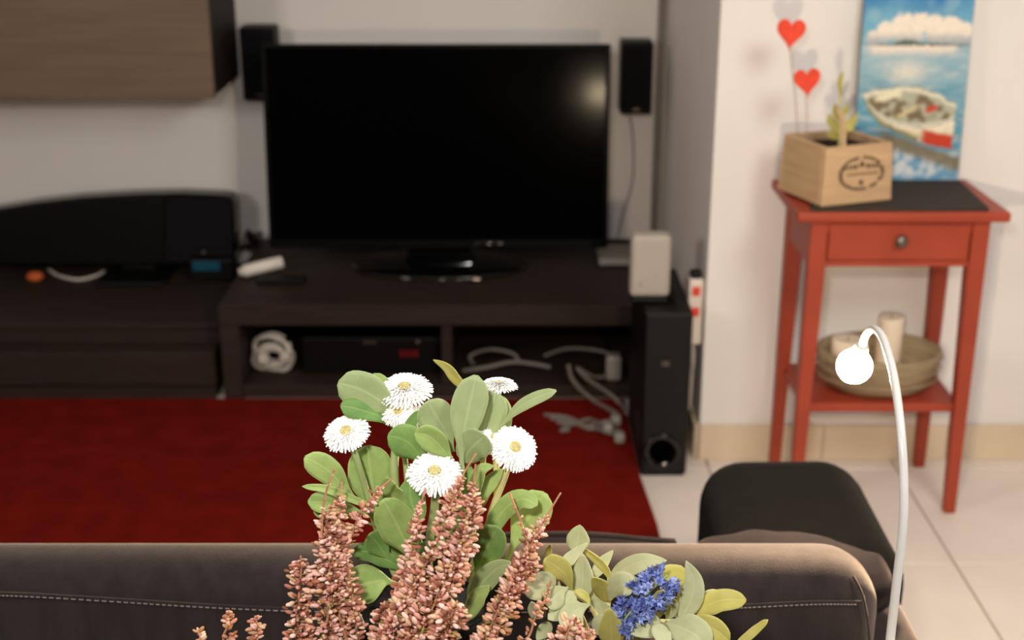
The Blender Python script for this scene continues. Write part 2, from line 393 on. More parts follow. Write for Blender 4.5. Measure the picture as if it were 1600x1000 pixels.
p = onz(745, 437, bz+0.012)
bm = B(); add_ball(bm, (p.x, p.y, bz+0.012), 0.006, 16, 10, (2.0, 0.7, 0.9)); obj('badge_or_glint', bm, M_chrome, tv, True)  # metal bead added as the warm reflection on the stand's front edge

# ------------------------------------------------------------------ arched black speaker on the low cabinet
LT = 0.197
ar = thing('arched_speaker', 'wide black tabletop speaker with an arched top on the low cabinet', 'speaker', (-1.2, 3.84, LT))
def P2(px, py, D=3.80): p = at(px, py, D); return (p.x, p.z)
top = [P2(*q) for q in ((366, 318), (360, 308), (345, 305.5), (280, 303), (200, 305), (120, 310), (50, 318), (-30, 331), (-60, 345))]
outl = [P2(368, 412), P2(367, 380)] + top + [P2(-66, 416), P2(60, 417)]
bm = B(); add_prism(bm, outl, 'y', 3.805, 3.875, 0.006); obj('body', bm, M_gloss, ar)
g = [P2(364, 408), P2(362, 320), P2(352, 309), P2(258, 307), P2(258, 410)]
bm = B(); add_prism(bm, g, 'y', 3.798, 3.804, 0.002); obj('cloth_grille', bm, M_cloth, ar)
g = [P2(256, 410), P2(256, 307), P2(200, 308), P2(120, 313), P2(50, 321), P2(-20, 334), P2(-20, 411)]
bm = B(); add_prism(bm, g, 'y', 3.799, 3.804, 0.002); obj('front_panel', bm, M_black, ar)
p = at(318, 395, 3.797); bm = B(); add_ball(bm, (p.x, 3.798, p.z), 0.006, 12, 8, (1, 0.4, 1)); obj('button', bm, M_pewter, ar, True)
p = at(213, 430, 3.78)
obj('stand', box(p.x-0.10, p.x+0.10, 3.70, 3.88, LT, LT+0.014, 0.005, 2), M_black, ar)
obj('stand_neck', box(p.x-0.05, p.x+0.05, 3.815, 3.865, LT+0.0145, LT+0.045, 0.003, 1), M_black, ar)

# small clock with teal display
cl = thing('digital_clock', 'small black device with a teal lit display beside the arched speaker', 'clock', (*at(330, 425, 3.76).xy, LT))
p = at(328, 413, 3.745)
obj('case', box(p.x-0.062, p.x+0.066, 3.746, 3.790, LT, LT+0.070, 0.006, 2), M_black, cl)
M_teal = mat('teal_display', lin(10, 60, 80), 0.4, 0.3, emit=lin(30, 120, 150), emit_str=0.04, noise_scale=60, noise_amt=0.3)
obj('display', box(p.x-0.052, p.x+0.030, 3.743, 3.7458, LT+0.036, LT+0.064, 0.001, 1), M_teal, cl)
# white cylinder lying on black remote
rm = thing('black_remote', 'flat black remote control lying under the white tube', 'remote', (*at(438, 437, 3.50).xy, bz))
q = at(438, 436, 3.52)
obj('case', box(q.x-0.062, q.x+0.070, 3.490, 3.535, bz, bz+0.014, 0.004, 2), M_black, rm)
bm = B()
for k in range(8): add_ball(bm, (q.x-0.045+k*0.013, 3.512, bz+0.014), 0.0035, 8, 5, (1, 1, 0.5))
obj('keys', bm, M_cloth, rm, True)
tu = thing('white_tube', 'short white plastic tube lying on the bench left of the television', 'tube', (*at(410, 425, 3.545).xy, bz))
a, b_ = at(380, 428, 3.545), at(442, 410, 3.58)
a.z = bz+0.020; b_.z = bz+0.038
d = (b_-a)
bm = B(); add_tube(bm, [a, a+d*0.03, a+d*0.5, a+d*0.97, b_], lambda t: 0.0175 if 0.02 < t < 0.98 else 0.013, 18); obj('barrel', bm, M_white, tu)
bm = B(); add_tube(bm, [a-d*0.11, a-d*0.08, a-d*0.002], lambda t: 0.012 if t > 0.1 else 0.008, 16); obj('cap', bm, M_cable, tu)
# black wiring behind the TV's left edge
bm = B()
for k in range(7):
    pts = [at(388+random.uniform(-8, 18), 408, 3.86)] + [at(385+random.uniform(-12, 26), 408-14*i-random.uniform(0, 8), 3.86+random.uniform(-.02, .02)) for i in range(1, 4)] + [at(404+random.uniform(-6, 6), 392+random.uniform(-6, 8), 3.86)]
    pts[0].z = bz+0.003
    add_tube(bm, pts, 0.003, 6, 24)
tag(obj('wire_tangle', bm, M_black), 'tangle of thin black wires at the lower left edge of the television', 'wires')
# orange fruit-like ball and white cable on the low cabinet
bm = B(); p = at(56, 440, 3.75); add_ball(bm, (p.x, 3.75, LT+0.016), 0.022, 20, 12, (1.15, 1, 0.73))
M_orange = mat('orange_peel', lin(196, 92, 44), 0.5, 0.4, noise_scale=120, noise_amt=0.1, bump=0.2, bump_scale=300)
og = thing('orange_ball', 'small orange ball at the left end of the low cabinet', 'ball', (p.x, 3.75, LT))
obj('ball', bm, M_orange, og, True)
bm = B(); add_ball(bm, (p.x, 3.75, LT+0.033), 0.004, 8, 6, (1, 1, 0.6)); obj('stalk', bm, M_soil, og, True)
bm = B()
pts = [onz(76, 421, LT+0.006), onz(92, 431, LT+0.006), onz(122, 437, LT+0.006), onz(150, 431, LT+0.006), onz(163, 424, LT+0.006)]
add_tube(bm, pts, 0.005, 8, 30)
tag(obj('white_cable', bm, M_cable), 'white cable curving in front of the arched black speaker', 'cable')

# ------------------------------------------------------------------ contents of the bench
st = thing('disc_player', 'black disc player with a red display inside the bench', 'player', (-0.35, 3.6, 0.0455))
a = at(474, 560, 3.40); b_ = at(688, 560, 3.40)
obj('case', box(a.x, b_.x, 3.404, 3.72, 0.050, 0.150, 0.003, 1), M_black, st)
obj('fascia', box(a.x, b_.x, 3.396, 3.4035, 0.050, 0.150, 0.003, 2), M_black, st)
for xx in (a.x+0.03, b_.x-0.03):
    bm = B(); add_lathe(bm, [(0.012, 0), (0.012, 0.0045)], xx, 3.45, 12, z0=0.0455); obj('foot', bm, M_black, st)
p = at(640, 553, 3.395)
M_redled = mat('red_display', lin(70, 5, 8), 0.4, 0.3, emit=lin(190, 30, 40), emit_str=0.22)
bm = B()
for k in range(4):                                   # seven-segment style digits
    x0 = p.x-0.026+k*0.0135
    for (ax, az, bx_, bz2) in ((0, 0, .008, .0018), (0, .008, .008, .0098), (0, .016, .008, .0178), (0, 0, .0018, .0178), (.0064, 0, .008, .0178)):
        add_box(bm, x0+ax, x0+bx_, 3.3935, 3.3958, p.z-0.008+az, p.z-0.008+bz2)
obj('display', bm, M_redled, st)
p = at(578, 535, 3.395); obj('badge_or_glint', box(p.x-0.018, p.x+0.018, 3.394, 3.3958, p.z-0.004, p.z+0.004), M_pewter, st)
p = at(653, 535, 3.395); bm = B(); add_ball(bm, (p.x, 3.396, p.z), 0.006, 12, 8, (1, 0.5, 1)); obj('button', bm, M_pewter, st, True)

random.seed(21)
cb = thing('cable_bundle', 'bunch of coiled white cables with plugs in the left compartment of the bench', 'cables', (*at(428, 605, 3.38).xy, 0.0455))
c0 = at(428, 578, 3.42)
for k in range(6):
    bm = B(); r0 = random.uniform(0.028, 0.048); ph = random.uniform(0, 6.28); tl = random.uniform(-0.5, 0.5)
    pts = []
    for i in range(26):
        a = ph + i*0.42
        pts.append(Vector((c0.x + r0*math.cos(a)*1.1 + random.uniform(-.004, .004), 3.42 + r0*0.5*math.sin(a*0.7+tl) - 0.01, max(0.051, 0.098 + r0*0.9*math.sin(a) + tl*0.03))))
    add_tube(bm, pts, 0.0050, 7, 90); obj('cable', bm, M_cable, cb)
for (px, py) in ((412, 560), (446, 556)):
    p = at(px, py, 3.385); obj('plug', box(p.x-0.014, p.x+0.014, 3.372, 3.40, p.z-0.012, p.z+0.014, 0.005, 2), M_cable, cb)

def cord(name, pts, r, m, label, cat='cable', n=60):
    bm = B(); add_tube(bm, pts, r, 8, n); return tag(obj(name, bm, m), label, cat)
SF = 0.0455
cord('loop_cable', [at(722, 580, 3.42), at(760, 574, 3.42), at(800, 566, 3.43), at(835, 569, 3.42), at(860, 574, 3.42)], 0.006, M_gcable, 'pale cable stretching across the right compartment of the bench')
cord('loop_cable', [at(740, 570, 3.47), at(735, 556, 3.49), at(765, 546, 3.49), at(800, 552, 3.47), at(812, 566, 3.45)], 0.005, M_gcable, 'grey cable arching upwards in the right compartment of the bench')
cord('loop_cable', [at(850, 556, 3.50), at(885, 545, 3.52), at(930, 547, 3.52), at(965, 556, 3.50)], 0.0045, M_gcable, 'faint grey cable high at the back of the right compartment')
r1 = [at(888, 570, 3.30-0.012), at(893, 590, 3.287), at(905, 606, 3.284), at(918, 618, 3.28), at(935, 630, 3.26), onz(962, 645, 0.021)]
cord('hanging_cable', r1, 0.0055, M_gcable, 'left one of two pale cables hanging from the bench to the rug')
r2 = [at(902, 575, 3.292), at(918, 592, 3.287), at(940, 607, 3.284), at(958, 620, 3.275), at(972, 634, 3.25), onz(980, 646, 0.021)]
cord('hanging_cable', r2, 0.0055, M_gcable, 'right one of two pale cables hanging from the bench to the rug')
ad = thing('power_adapter', 'grey-white power adapter at the right end inside the bench', 'adapter', (*at(958, 590, 3.36).xy, SF))
p = at(958, 575, 3.345)
obj('case', box(p.x-0.018, p.x+0.022, 3.346, 3.39, SF, p.z+0.030, 0.006, 2), M_silver, ad)
bm = B(); add_tube(bm, [at(950, 588, 3.344), at(930, 589, 3.338), at(912, 580, 3.335), at(900, 574, 3.335)], 0.004, 7, 20); obj('lead', bm, M_gcable, ad)
random.seed(5)
tg = thing('cord_tangle', 'tangle of pale power cords lying on the rug beside the subwoofer', 'cables', (*onz(930, 665, 0.014).xy, 0.014))
for k in range(5):
    pts = [onz(850+k*10, 648+k*6, 0.019), onz(885+random.uniform(-8, 8), 652+k*5, 0.019), onz(920, 650+random.uniform(0, 22), 0.020), onz(945+random.uniform(-6, 6), 656+random.uniform(0, 18), 0.022+k*0.004), onz(968, 650+k*8, 0.020)]
    bm = B(); add_tube(bm, pts, 0.0042, 7, 40); obj('cord', bm, M_gcable, tg)
for (px, py) in ((962, 655), (968, 682), (950, 668)):
    p = onz(px, py, 0.028); obj('plug', box(p.x-0.013, p.x+0.013, p.y-0.016, p.y+0.016, 0.0145, 0.040, 0.006, 2), M_silver, tg)

# flat silver box on the bench
sb = thing('set_top_box', 'flat silver-grey box at the right end of the television bench', 'set-top box', (0.30, 3.72, bz))
a = at(936, 418, 3.66)
obj('case', box(a.x, a.x+0.155, 3.655, 3.80, bz+0.003, bz+0.022, 0.003, 2), M_silver, sb)
obj('lid', box(a.x+0.004, a.x+0.151, 3.660, 3.796, bz+0.0222, bz+0.026, 0.0015, 1), M_gcable, sb)
obj('foot', box(a.x+0.01, a.x+0.145, 3.67, 3.79, bz, bz+0.003), M_black, sb)

# ------------------------------------------------------------------ subwoofer, router, power strip
sx0, sx1, sy0, sy1, sz = 0.303, 0.412, 2.852, 3.20, 0.410
sw = thing('subwoofer', 'tall narrow black subwoofer with a round port near the floor', 'subwoofer', ((sx0+sx1)/2, 3.0, 0))
obj('cabinet', box(sx0, sx1, sy0+0.006, sy1, 0.006, sz, 0.004, 2), M_black, sw)
obj('front_baffle', box(sx0+0.003, sx1-0.003, sy0, sy0+0.0058, 0.009, sz-0.003, 0.002, 2), mat('baffle_black', lin(13, 11, 10), 0.55, 0.3, noise_scale=50, noise_amt=0.1), sw)
p = at(1034, 705, sy0)
def ring_y(cx, cz, y, prof, seg=32):
    """lathe about an axis along -y: prof of (radius, forward)"""
    bm = B(); rings = []
    for (r, f) in prof: rings.append([bm.verts.new((cx + r*math.cos(2*math.pi*k/seg), y - f, cz + r*math.sin(2*math.pi*k/seg))) for k in range(seg)])
    for i in range(len(prof)-1):
        for k in range(seg):
            ff = bm.faces.new([rings[i][k], rings[i][(k+1) % seg], rings[i+1][(k+1) % seg], rings[i+1][k]]); ff.smooth = True
    if prof[-1][0] > 1e-4: bm.faces.new(rings[-1])
    bmesh.ops.recalc_face_normals(bm, faces=bm.faces)
    return bm
obj('port_ring', ring_y(p.x, p.z, sy0, [(0.045, 0.0), (0.044, 0.004), (0.040, 0.006), (0.034, 0.003), (0.030, -0.0)]), M_gloss, sw)
obj('port', ring_y(p.x, p.z, sy0, [(0.034, 0.0006), (0.001, 0.0006)]), mat('port_dark', (0.001, 0.001, 0.001), 0.9, 0.0), sw)
p = at(1040, 568, sy0); obj('badge_or_glint', box(p.x-0.009, p.x+0.009, sy0-0.0015, sy0-0.0002, p.z-0.006, p.z+0.006), M_pewter, sw)
bm = B(); add_box(bm, sx0+0.005, sx1-0.005, sy0+0.01, sy1-0.01, 0.0, 0.0058); obj('plinth', bm, M_black, sw)

ro = thing('router', 'upright white router with rounded corners standing on the subwoofer', 'router', (0.335, 2.95, sz))
a, b_ = at(984, 466, 2.935), at(1046, 466, 2.935)
obj('base', box(a.x+0.004, b_.x-0.004, 2.925, 3.005, sz+0.0002, sz+0.012, 0.004, 2), M_black, ro)
ztop = at(1015, 367, 2.94).z
obj('case', box(a.x, b_.x, 2.93, 2.985, sz+0.0122, ztop, 0.012, 4), mat('router_white', lin(172, 163, 154), 0.5, 0.4, noise_scale=20, noise_amt=0.02), ro)
p = at(1000, 445, 2.929); bm = B(); add_ball(bm, (p.x, 2.9302, p.z), 0.0045, 12, 8, (1, 0.3, 1)); obj('indicator', bm, M_silver, ro, True)
obj('cable_clip', box(b_.x+0.0005, b_.x+0.016, 2.945, 2.975, sz, sz+0.03, 0.003, 1), M_black, ro)

ps = thing('power_strip', 'white power strip with red switches fixed upright on the side of the projecting wall', 'power strip', (0.44, 3.0, 0.36))
M_strip = mat('strip_white', lin(225, 212, 202), 0.4, 0.4, noise_scale=20, noise_amt=0.03)
bm = B(); xs = PX-0.001
pa, pb = at(1073, 436, 2.99), at(1073, 520, 2.99)
obj('body', box(xs-0.036, xs, 2.985, 3.03, pb.z-0.03, pa.z, 0.006, 2), M_strip, ps)
for (py) in (455, 487):
    p = at(1072, py, 2.985); obj('switch', box(xs-0.028, xs-0.010, 2.980, 2.9848, p.z-0.011, p.z+0.011, 0.0015, 1), M_heart, ps)
p = at(1070, 430, 2.985); bm = B(); add_box(bm, xs-0.032, xs-0.006, 2.988, 3.02, pa.z+0.0003, pa.z+0.018, 0.006, 2); obj('plug', bm, M_black, ps)
bm = B(); add_tube(bm, [(xs-0.018, 3.0, pb.z-0.03), (xs-0.016, 3.0, pb.z-0.08), (xs-0.016, 3.01, 0.2), (xs-0.016, 3.02, 0.10)], 0.005, 8, 20); obj('lead', bm, M_cable, ps)

# ------------------------------------------------------------------ red side table
tx0, tx1, ty0, ty1, tz = 0.586, 1.026, 2.650, 2.945, 0.700
rt = thing('side_table', 'red-stained wooden side table with a drawer and lower shelf', 'side table', ((tx0+tx1)/2, (ty0+ty1)/2, 0))
obj('top', box(tx0, tx1, ty0, ty1, tz-0.022, tz, 0.006, 3), M_red, rt)
lg = 0.036
for (cx, sx) in ((tx0+0.034, 1), (tx1-0.034, -1)):
    for (cy, sy) in ((ty0+0.018, 1), (ty1-0.018, -1)):
        bm = B(); zt = tz-0.0225
        xo, yo = cx, cy
        secs = [(zt, lg), (0.55, lg), (0.0, 0.024)]
        rings = []
        for (z, s) in secs:
            xa, xb = (xo, xo+sx*s); ya, yb = (yo, yo+sy*s)
            rings.append([bm.verts.new(v) for v in ((xa, ya, z), (xb, ya, z), (xb, yb, z), (xa, yb, z))])
        bm.faces.new(rings[0]); bm.faces.new(rings[-1])
        for i in range(2):
            for k in range(4): bm.faces.new([rings[i][k], rings[i][(k+1) % 4], rings[i+1][(k+1) % 4], rings[i+1][k]])
        bmesh.ops.recalc_face_normals(bm, faces=bm.faces)
        bmesh.ops.bevel(bm, geom=list(bm.edges), offset=0.002, segments=1, affect='EDGES')
        obj('leg', bm, M_red, rt)
ax0, ax1 = tx0+0.034+lg+0.001, tx1-0.034-lg-0.001
fy = ty0+0.018
obj('apron_rail', box(ax0, ax1, fy+0.004, fy+0.022, 0.652, tz-0.0225), M_red, rt)
obj('apron_rail', box(ax0, ax1, fy+0.004, fy+0.022, 0.578, 0.590), M_red, rt)
dr = obj('drawer', box(ax0+0.002, ax1-0.002, fy+0.002, fy+0.020, 0.5915, 0.6715, 0.003, 2), M_red, rt)
p = Vector(((tx0+tx1)/2, fy, 0.637))
obj('knob', ring_y(p.x, p.z, fy+0.002, [(0.006, 0), (0.006, 0.010), (0.013, 0.014), (0.014, 0.019), (0.010, 0.024), (0.0005, 0.025)], 20), M_pewter, dr)
for xx in (tx0+0.036, tx1-0.036-0.016): obj('apron_side', box(xx, xx+0.016, ty0+0.056, ty1-0.056, 0.578, tz-0.0225), M_red, rt)
obj('apron_back', box(ax0, ax1, ty1-0.036, ty1-0.020, 0.578, tz-0.0225), M_red, rt)
SZ = 0.262
obj('shelf', box(tx0+0.050, tx1-0.050, ty0+0.030, ty1-0.022, SZ-0.020, SZ, 0.002, 1), M_red, rt)

# dark mat on the table
bm = B()
a, b_, c_, d_ = onz(1268, 331, tz), onz(1546, 330, tz), onz(1486, 286, tz), onz(1262, 289, tz)
add_prism(bm, [(a.x, a.y), (b_.x, b_.y), (c_.x+0.02, ty1-0.03), (d_.x, ty1-0.03)], 'z', tz+0.0003, tz+0.006, 0.001)
tag(obj('table_mat', bm, M_mat), 'thin dark grey mat lying on the red side table', 'mat')
MZ = tz+0.0062

# ------------------------------------------------------------------ painting
pt = thing('painting', 'unframed canvas painting of a white rowing boat under clouds', 'painting', (0.88, 2.93, MZ))
pw0, pw1 = at(1329, 280, 2.915).x, at(1494, 280, 2.915).x
PH = 0.46; lean = math.radians(3.0)
PM = Matrix.Translation((pw0, 2.905, MZ+0.001)) @ Matrix.Rotation(-lean, 4, 'X')
W_ = pw1-pw0
bm = box(0, W_, 0.0008, 0.018, 0, PH, 0.001, 1); bmesh.ops.transform(bm, matrix=PM, verts=bm.verts); obj('stretcher', bm, M_canvas, pt)
def mixc(a, b, t): t = max(0.0, min(1.0, t)); return tuple(a[i]*(1-t)+b[i]*t for i in range(3))
def sm(e0, e1, x): t = max(0.0, min(1.0, (x-e0)/(e1-e0))); return t*t*(3-2*t)
def nz(x, y, s, k=0): return noise.noise(Vector((x/s, y/s, 3.7+k)))
def pic(X, Y):
    """colour of the canvas, X 1328..1495 and Y (-45..290) in brush units"""
    X += 2*nz(X, Y, 9, 1); Y += 2*nz(X, Y, 9, 2)
    sky = mixc(lin(44, 118, 178), lin(120, 178, 200), sm(-30, 62, Y) + 0.35*nz(X, Y, 40))
    c = mixc(sky, lin(150, 190, 200), sm(0.1, 0.5, nz(X, Y, 28, 4))*0.5)
    # cloud
    topc = 66
    for (cx, cy, r) in ((1350, 62, 18), (1366, 48, 17), (1392, 38, 20), (1416, 34, 16), (1438, 38, 18), (1462, 42, 20), (1484, 50, 18), (1400, 55, 24), (1450, 58, 26), (1475, 62, 20)):
        d = math.hypot(X-cx, (Y-cy)*1.05) - r + 4*nz(X, Y, 7, 6)
        if Y < 70: c = mixc(c, mixc(lin(238, 226, 210), lin(164, 172, 178), sm(44, 68, Y+3*nz(X, Y, 12))), sm(3, -4, d))
    # island and horizon
    if Y < 71:
        d = Y - (69 - 8*math.exp(-((X-1398)/18)**2) - 2*math.exp(-((X-1440)/40)**2))
        c = mixc(c, lin(96, 110, 96), sm(-1.5, 2, d)*sm(1335, 1360, X))
    else:
        sea = mixc(lin(150, 182, 194), lin(86, 148, 172), sm(80, 200, Y) + 0.5*nz(X*0.5, Y*2, 16))
        sea = mixc(sea, lin(232, 218, 204), sm(92, 74, Y)*sm(1328, 1350, X)*sm(1486, 1465, X))
        g_ = math.exp(-((X-1402)/30)**2 - ((Y-112)/18)**2)
        sea = mixc(sea, lin(214, 212, 204), g_*1.1)
        sea = mixc(sea, lin(205, 205, 200), 0.35*sm(0.1, 0.5, nz(X*0.4, Y*1.6, 12, 9)))
        c = sea
        # foam and reflections under the boat
        if Y > 205:
            r_ = sm(232, 250, Y - 0.10*(X-1400) + 8*nz(X, Y, 20, 5))
            c = mixc(c, mixc(lin(205, 212, 218), lin(108, 160, 192), sm(-0.2, 0.45, nz(X, Y, 13, 8))), r_)
            c = mixc(c, lin(92, 148, 184), sm(278, 288, Y)*0.7)
            d = Y - (206 + (X-1360)*0.36); c = mixc(c, lin(126, 112, 82), sm(-6, 4, d)*sm(30, 14, d)*sm(1350, 1380, X)*0.9)
        # hull: sheer line and keel as curves
        u = (X-1336)/(1481-1336)
        if 0 <= u <= 1:
            def pw(tab):
                for (u0, y0), (u1, y1) in zip(tab, tab[1:]):
                    if u0 <= u <= u1:
                        q = (u-u0)/(u1-u0); q = q*q*(3-2*q)*0.5 + q*0.5; return y0+(y1-y0)*q
                return tab[-1][1]
            rim = pw(((0, 151), (0.1, 172), (0.22, 187), (0.42, 198), (0.62, 201), (0.82, 198), (1, 187)))
            far = pw(((0, 148), (0.12, 141), (0.35, 136), (0.55, 136), (0.8, 146), (0.94, 160), (1, 164)))
            keel = pw(((0, 154), (0.1, 181), (0.22, 199), (0.42, 214), (0.62, 225), (0.82, 233), (1, 238)))
            if far < Y < keel:
                if Y > rim:
                    c = mixc(lin(236, 226, 200), lin(196, 186, 156), sm(rim+4, keel, Y))
                    if u > 0.62: c = mixc(c, lin(196, 66, 42), sm(keel-24, keel-18, Y)*sm(0.62, 0.72, u))
                    else: c = mixc(c, lin(134, 126, 84), sm(keel-12, keel-3, Y))
                    c = mixc(lin(120, 140, 145), c, sm(rim, rim+3, Y))
                else:
                    c = mixc(lin(176, 176, 156), lin(120, 104, 76), sm(0.0, 0.5, nz(X, Y, 14, 3)+0.2))
                    c = mixc(c, lin(226, 222, 200), sm(5, 1, abs(Y-(far+5))))
                    d = abs((Y-152) + (X-1372)*0.30)
                    c = mixc(c, lin(228, 222, 190), sm(8, 4, d)*sm(1350, 1362, X)*sm(1402, 1392, X))
                    d = abs((Y-176) + (X-1408)*0.55); c = mixc(c, lin(206, 190, 142), sm(5, 2, d)*sm(1388, 1396, X)*sm(1428, 1418, X))
                    d = math.hypot((X-1444)*0.8 + (Y-172)*0.4, (Y-172)*1.0); c = mixc(c, lin(196, 74, 52), sm(9, 5, d))
                    c = mixc(c, lin(232, 226, 206), sm(rim-5, rim-1, Y))
    v = 1 + 0.10*nz(X, Y, 4, 11)
    return tuple(max(0.0, q*v) for q in c)
NX, NY = 96, 190
bm = B(); gv = []
for j in range(NY+1):
    row = []
    for i in range(NX+1):
        row.append(bm.verts.new(PM @ Vector((W_*i/NX, 0.0004 + 0.0004*nz(i*3, j*3, 9), PH*j/NY))))
    gv.append(row)
for j in range(NY):
    for i in range(NX): bm.faces.new([gv[j][i], gv[j][i+1], gv[j+1][i+1], gv[j+1][i]])
po = obj('painted_surface', bm, M_paint, pt, True)
ca = po.data.color_attributes.new('tint', 'FLOAT_COLOR', 'POINT')
for k in range(len(po.data.vertices)):
    i, j = k % (NX+1), k // (NX+1)
    h = PH*j/NY
    ca.data[k].color = (*pic(1328+167*i/NX, 290 - h*745), 1)

# ------------------------------------------------------------------ wooden planter box with printed emblem
pl = thing('planter_box', 'square pale wooden planter box with a dark oval emblem', 'planter', (0.68, 2.76, MZ))
ang = math.radians(21); o0 = Vector((0.638, 2.668, MZ+0.0005)); ex = Vector((math.cos(ang), math.sin(ang), 0)); ey = Vector((-math.sin(ang), math.cos(ang), 0)); ez = Vector((0, 0, 1))
LW = 0.172; PHT = 0.122
def pp(u, v, z, k=0.0):                               # box coordinates, flaring outwards towards the mid height
    s = -0.010 + 0.010*math.sin(min(1, z/PHT)*math.pi*0.5)*0.9
    cu, cv = LW/2, LW/2
    f = 1 - 0.06*(z/PHT)
    return o0 + ex*(cu+(u-cu)*f) + ey*(cv+(v-cv)*f) + ez*z
def slab(u0, u1, v0, v1, z0=0, z1=PHT):
    bm = B(); vs_ = []
    for z in (z0, (z0+z1)/2, z1): vs_.append([bm.verts.new(pp(u, v, z)) for (u, v) in ((u0, v0), (u1, v0), (u1, v1), (u0, v1))])
    bm.faces.new(vs_[0][::-1]); bm.faces.new(vs_[2])
    for i in range(2):
        for k in range(4): bm.faces.new([vs_[i][k], vs_[i][(k+1) % 4], vs_[i+1][(k+1) % 4], vs_[i+1][k]])
    bmesh.ops.recalc_face_normals(bm, faces=bm.faces)
    bmesh.ops.bevel(bm, geom=list(bm.edges), offset=0.002, segments=1, affect='EDGES')
    return bm
T = 0.011
obj('front_panel', slab(0, LW, 0, T), M_kraft, pl)
obj('back_panel', slab(0, LW, LW-T, LW), M_kraft, pl)
obj('side_panel', slab(0, T, T+0.0003, LW-T-0.0003), M_kraft, pl)
obj('side_panel', slab(LW-T, LW, T+0.0003, LW-T-0.0003), M_kraft, pl)
obj('soil', slab(T+0.0005, LW-T-0.0005, T+0.0005, LW-T-0.0005, 0.004, PHT-0.018), M_soil, pl)
# emblem: broken oval ring with two wing marks, bars of tiny print and a lower dot, flat on the front panel
bm = B(); random.seed(3)
ecx, ecz = LW*0.54, PHT*0.52; RX, RZ = 0.058, 0.036
def epatch(poly, off=0.0006):
    vv = [bm.verts.new(pp(ecx+a, 0, ecz+b) - ey*off) for (a, b) in poly]
    bm.faces.new(vv)
for i in range(44):
    a0, a1 = 2*math.pi*i/44, 2*math.pi*(i+0.86)/44
    if random.random() < 0.10: continue
    k0 = 0.80 + 0.06*random.random()
    epatch([(RX*math.cos(a0), RZ*math.sin(a0)), (RX*math.cos(a1), RZ*math.sin(a1)), (RX*k0*math.cos(a1), RZ*k0*math.sin(a1)), (RX*k0*math.cos(a0), RZ*k0*math.sin(a0))])
for s in (-1, 1):
    for q in range(4):
        xw = s*(0.014+0.009*q); hh = 0.010-0.001*q
        epatch([(xw-0.0036, 0.010), (xw+0.0036, 0.010), (xw+0.0030, 0.010+hh), (xw-0.0030, 0.010+hh)])
for q in range(11):
    xw = -0.036+q*0.0072; epatch([(xw, -0.004), (xw+0.005, -0.004), (xw+0.005, 0.0005+0.001*(q % 2)), (xw, 0.0005)])
epatch([(-0.006, -0.024), (0.006, -0.024), (0.004, -0.014), (-0.004, -0.014)])
epatch([(0.008, 0.016), (0.0, 0.028), (-0.008, 0.016), (0.0, 0.012)])
obj('emblem', bm, M_ink, pl)

# plant inside the planter
pb_ = thing('dried_plant', 'dried yellowish plant with a wooden stake growing in the planter box', 'plant', (0.70, 2.76, MZ+PHT-0.017))
base = at(1313, 222, 2.75)
bm = B(); add_tube(bm, [Vector((base.x, 2.75, MZ+0.09)), at(1314, 205, 2.75), at(1312, 160, 2.755), at(1318, 112, 2.76)], lambda t: 0.0055-0.0035*t, 8, 14); obj('stem', bm, M_stemy, pb_)
bm = B(); add_tube(bm, [at(1318, 235, 2.70), at(1318, 200, 2.71), at(1314, 180, 2.72), at(1308, 172, 2.73)], 0.0052, 8, 14); obj('stake', bm, M_kraft, pb_)

# ------------------------------------------------------------------ leaves (shared by all plants)
def cam_dir(p): return (Vector((0, 0, H)) - p).normalized()
def make_leaf(pts, width, prof='spat', roll=0.0, fold=0.15, curl=0.0, wave=0.0, n=16, m=8):
    """leaf blade along a centreline of world points; width in metres; roll turns it about its axis"""
    P = spline(pts, n+1); bm = B(); uvl = bm.loops.layers.uv.new('leaf'); rows = []
    L_ = len(P)
    for i, p in enumerate(P):
        t = i/n
        if prof == 'spat': w_ = (0.13 + 0.87*sm(0.15, 0.68, t)) * (1 if t < 0.74 else math.sqrt(max(0.0, 1-((t-0.74)/0.262)**2)))
        elif prof == 'ell': w_ = max(0.03, math.sin(math.pi*min(1, t**0.85))**0.72) if t < 1 else 0.02
        elif prof == 'obov': w_ = (0.10 + 0.90*sm(0.0, 0.55, t)) * (1 if t < 0.62 else math.sqrt(max(0.0, 1-((t-0.62)/0.382)**2)))
        elif prof == 'round': w_ = math.sqrt(max(0.004, 1-(2*t-1)**2))
        else: w_ = 0.55 + 0.45*math.sin(math.pi*t) if t < 0.93 else 0.55*(1-t)/0.07+0.05   # strap
        w_ = max(w_, 0.025)
        kx = P[0].x*97
        d = (P[min(i+1, L_-1)] - P[max(i-1, 0)]).normalized()
        c_ = cam_dir(p); s = d.cross(c_)
        if s.length < 1e-4: s = Vector((1, 0, 0))
        s.normalize(); nrm = s.cross(d).normalized()
        s2 = s*math.cos(roll) + nrm*math.sin(roll); n2 = s2.cross(d).normalized()
        row = []
        for j in range(m+1):
            q = j/m*2-1
            w_e = w_*(1 + (0.09 if wave else 0.0)*noise.noise(Vector((t*4.5, 1.7 if q > 0 else 8.3, kx)))*(1-t**6))
            off = abs(q)*fold*w_*width*0.5 - curl*(q*q)*w_*width*0.5 + wave*width*math.sin(9*t + 3*q)*abs(q)
            row.append((bm.verts.new(p + s2*q*w_e*width*0.5 + n2*off), (j/m, t)))
        rows.append(row)
    for i in range(n):
        for j in range(m):
            vv = [rows[i][j], rows[i][j+1], rows[i+1][j+1], rows[i+1][j]]
            f = bm.faces.new([v[0] for v in vv]); f.smooth = True
            for l, v in zip(f.loops, vv): l[uvl].uv = v[1]
    return bm
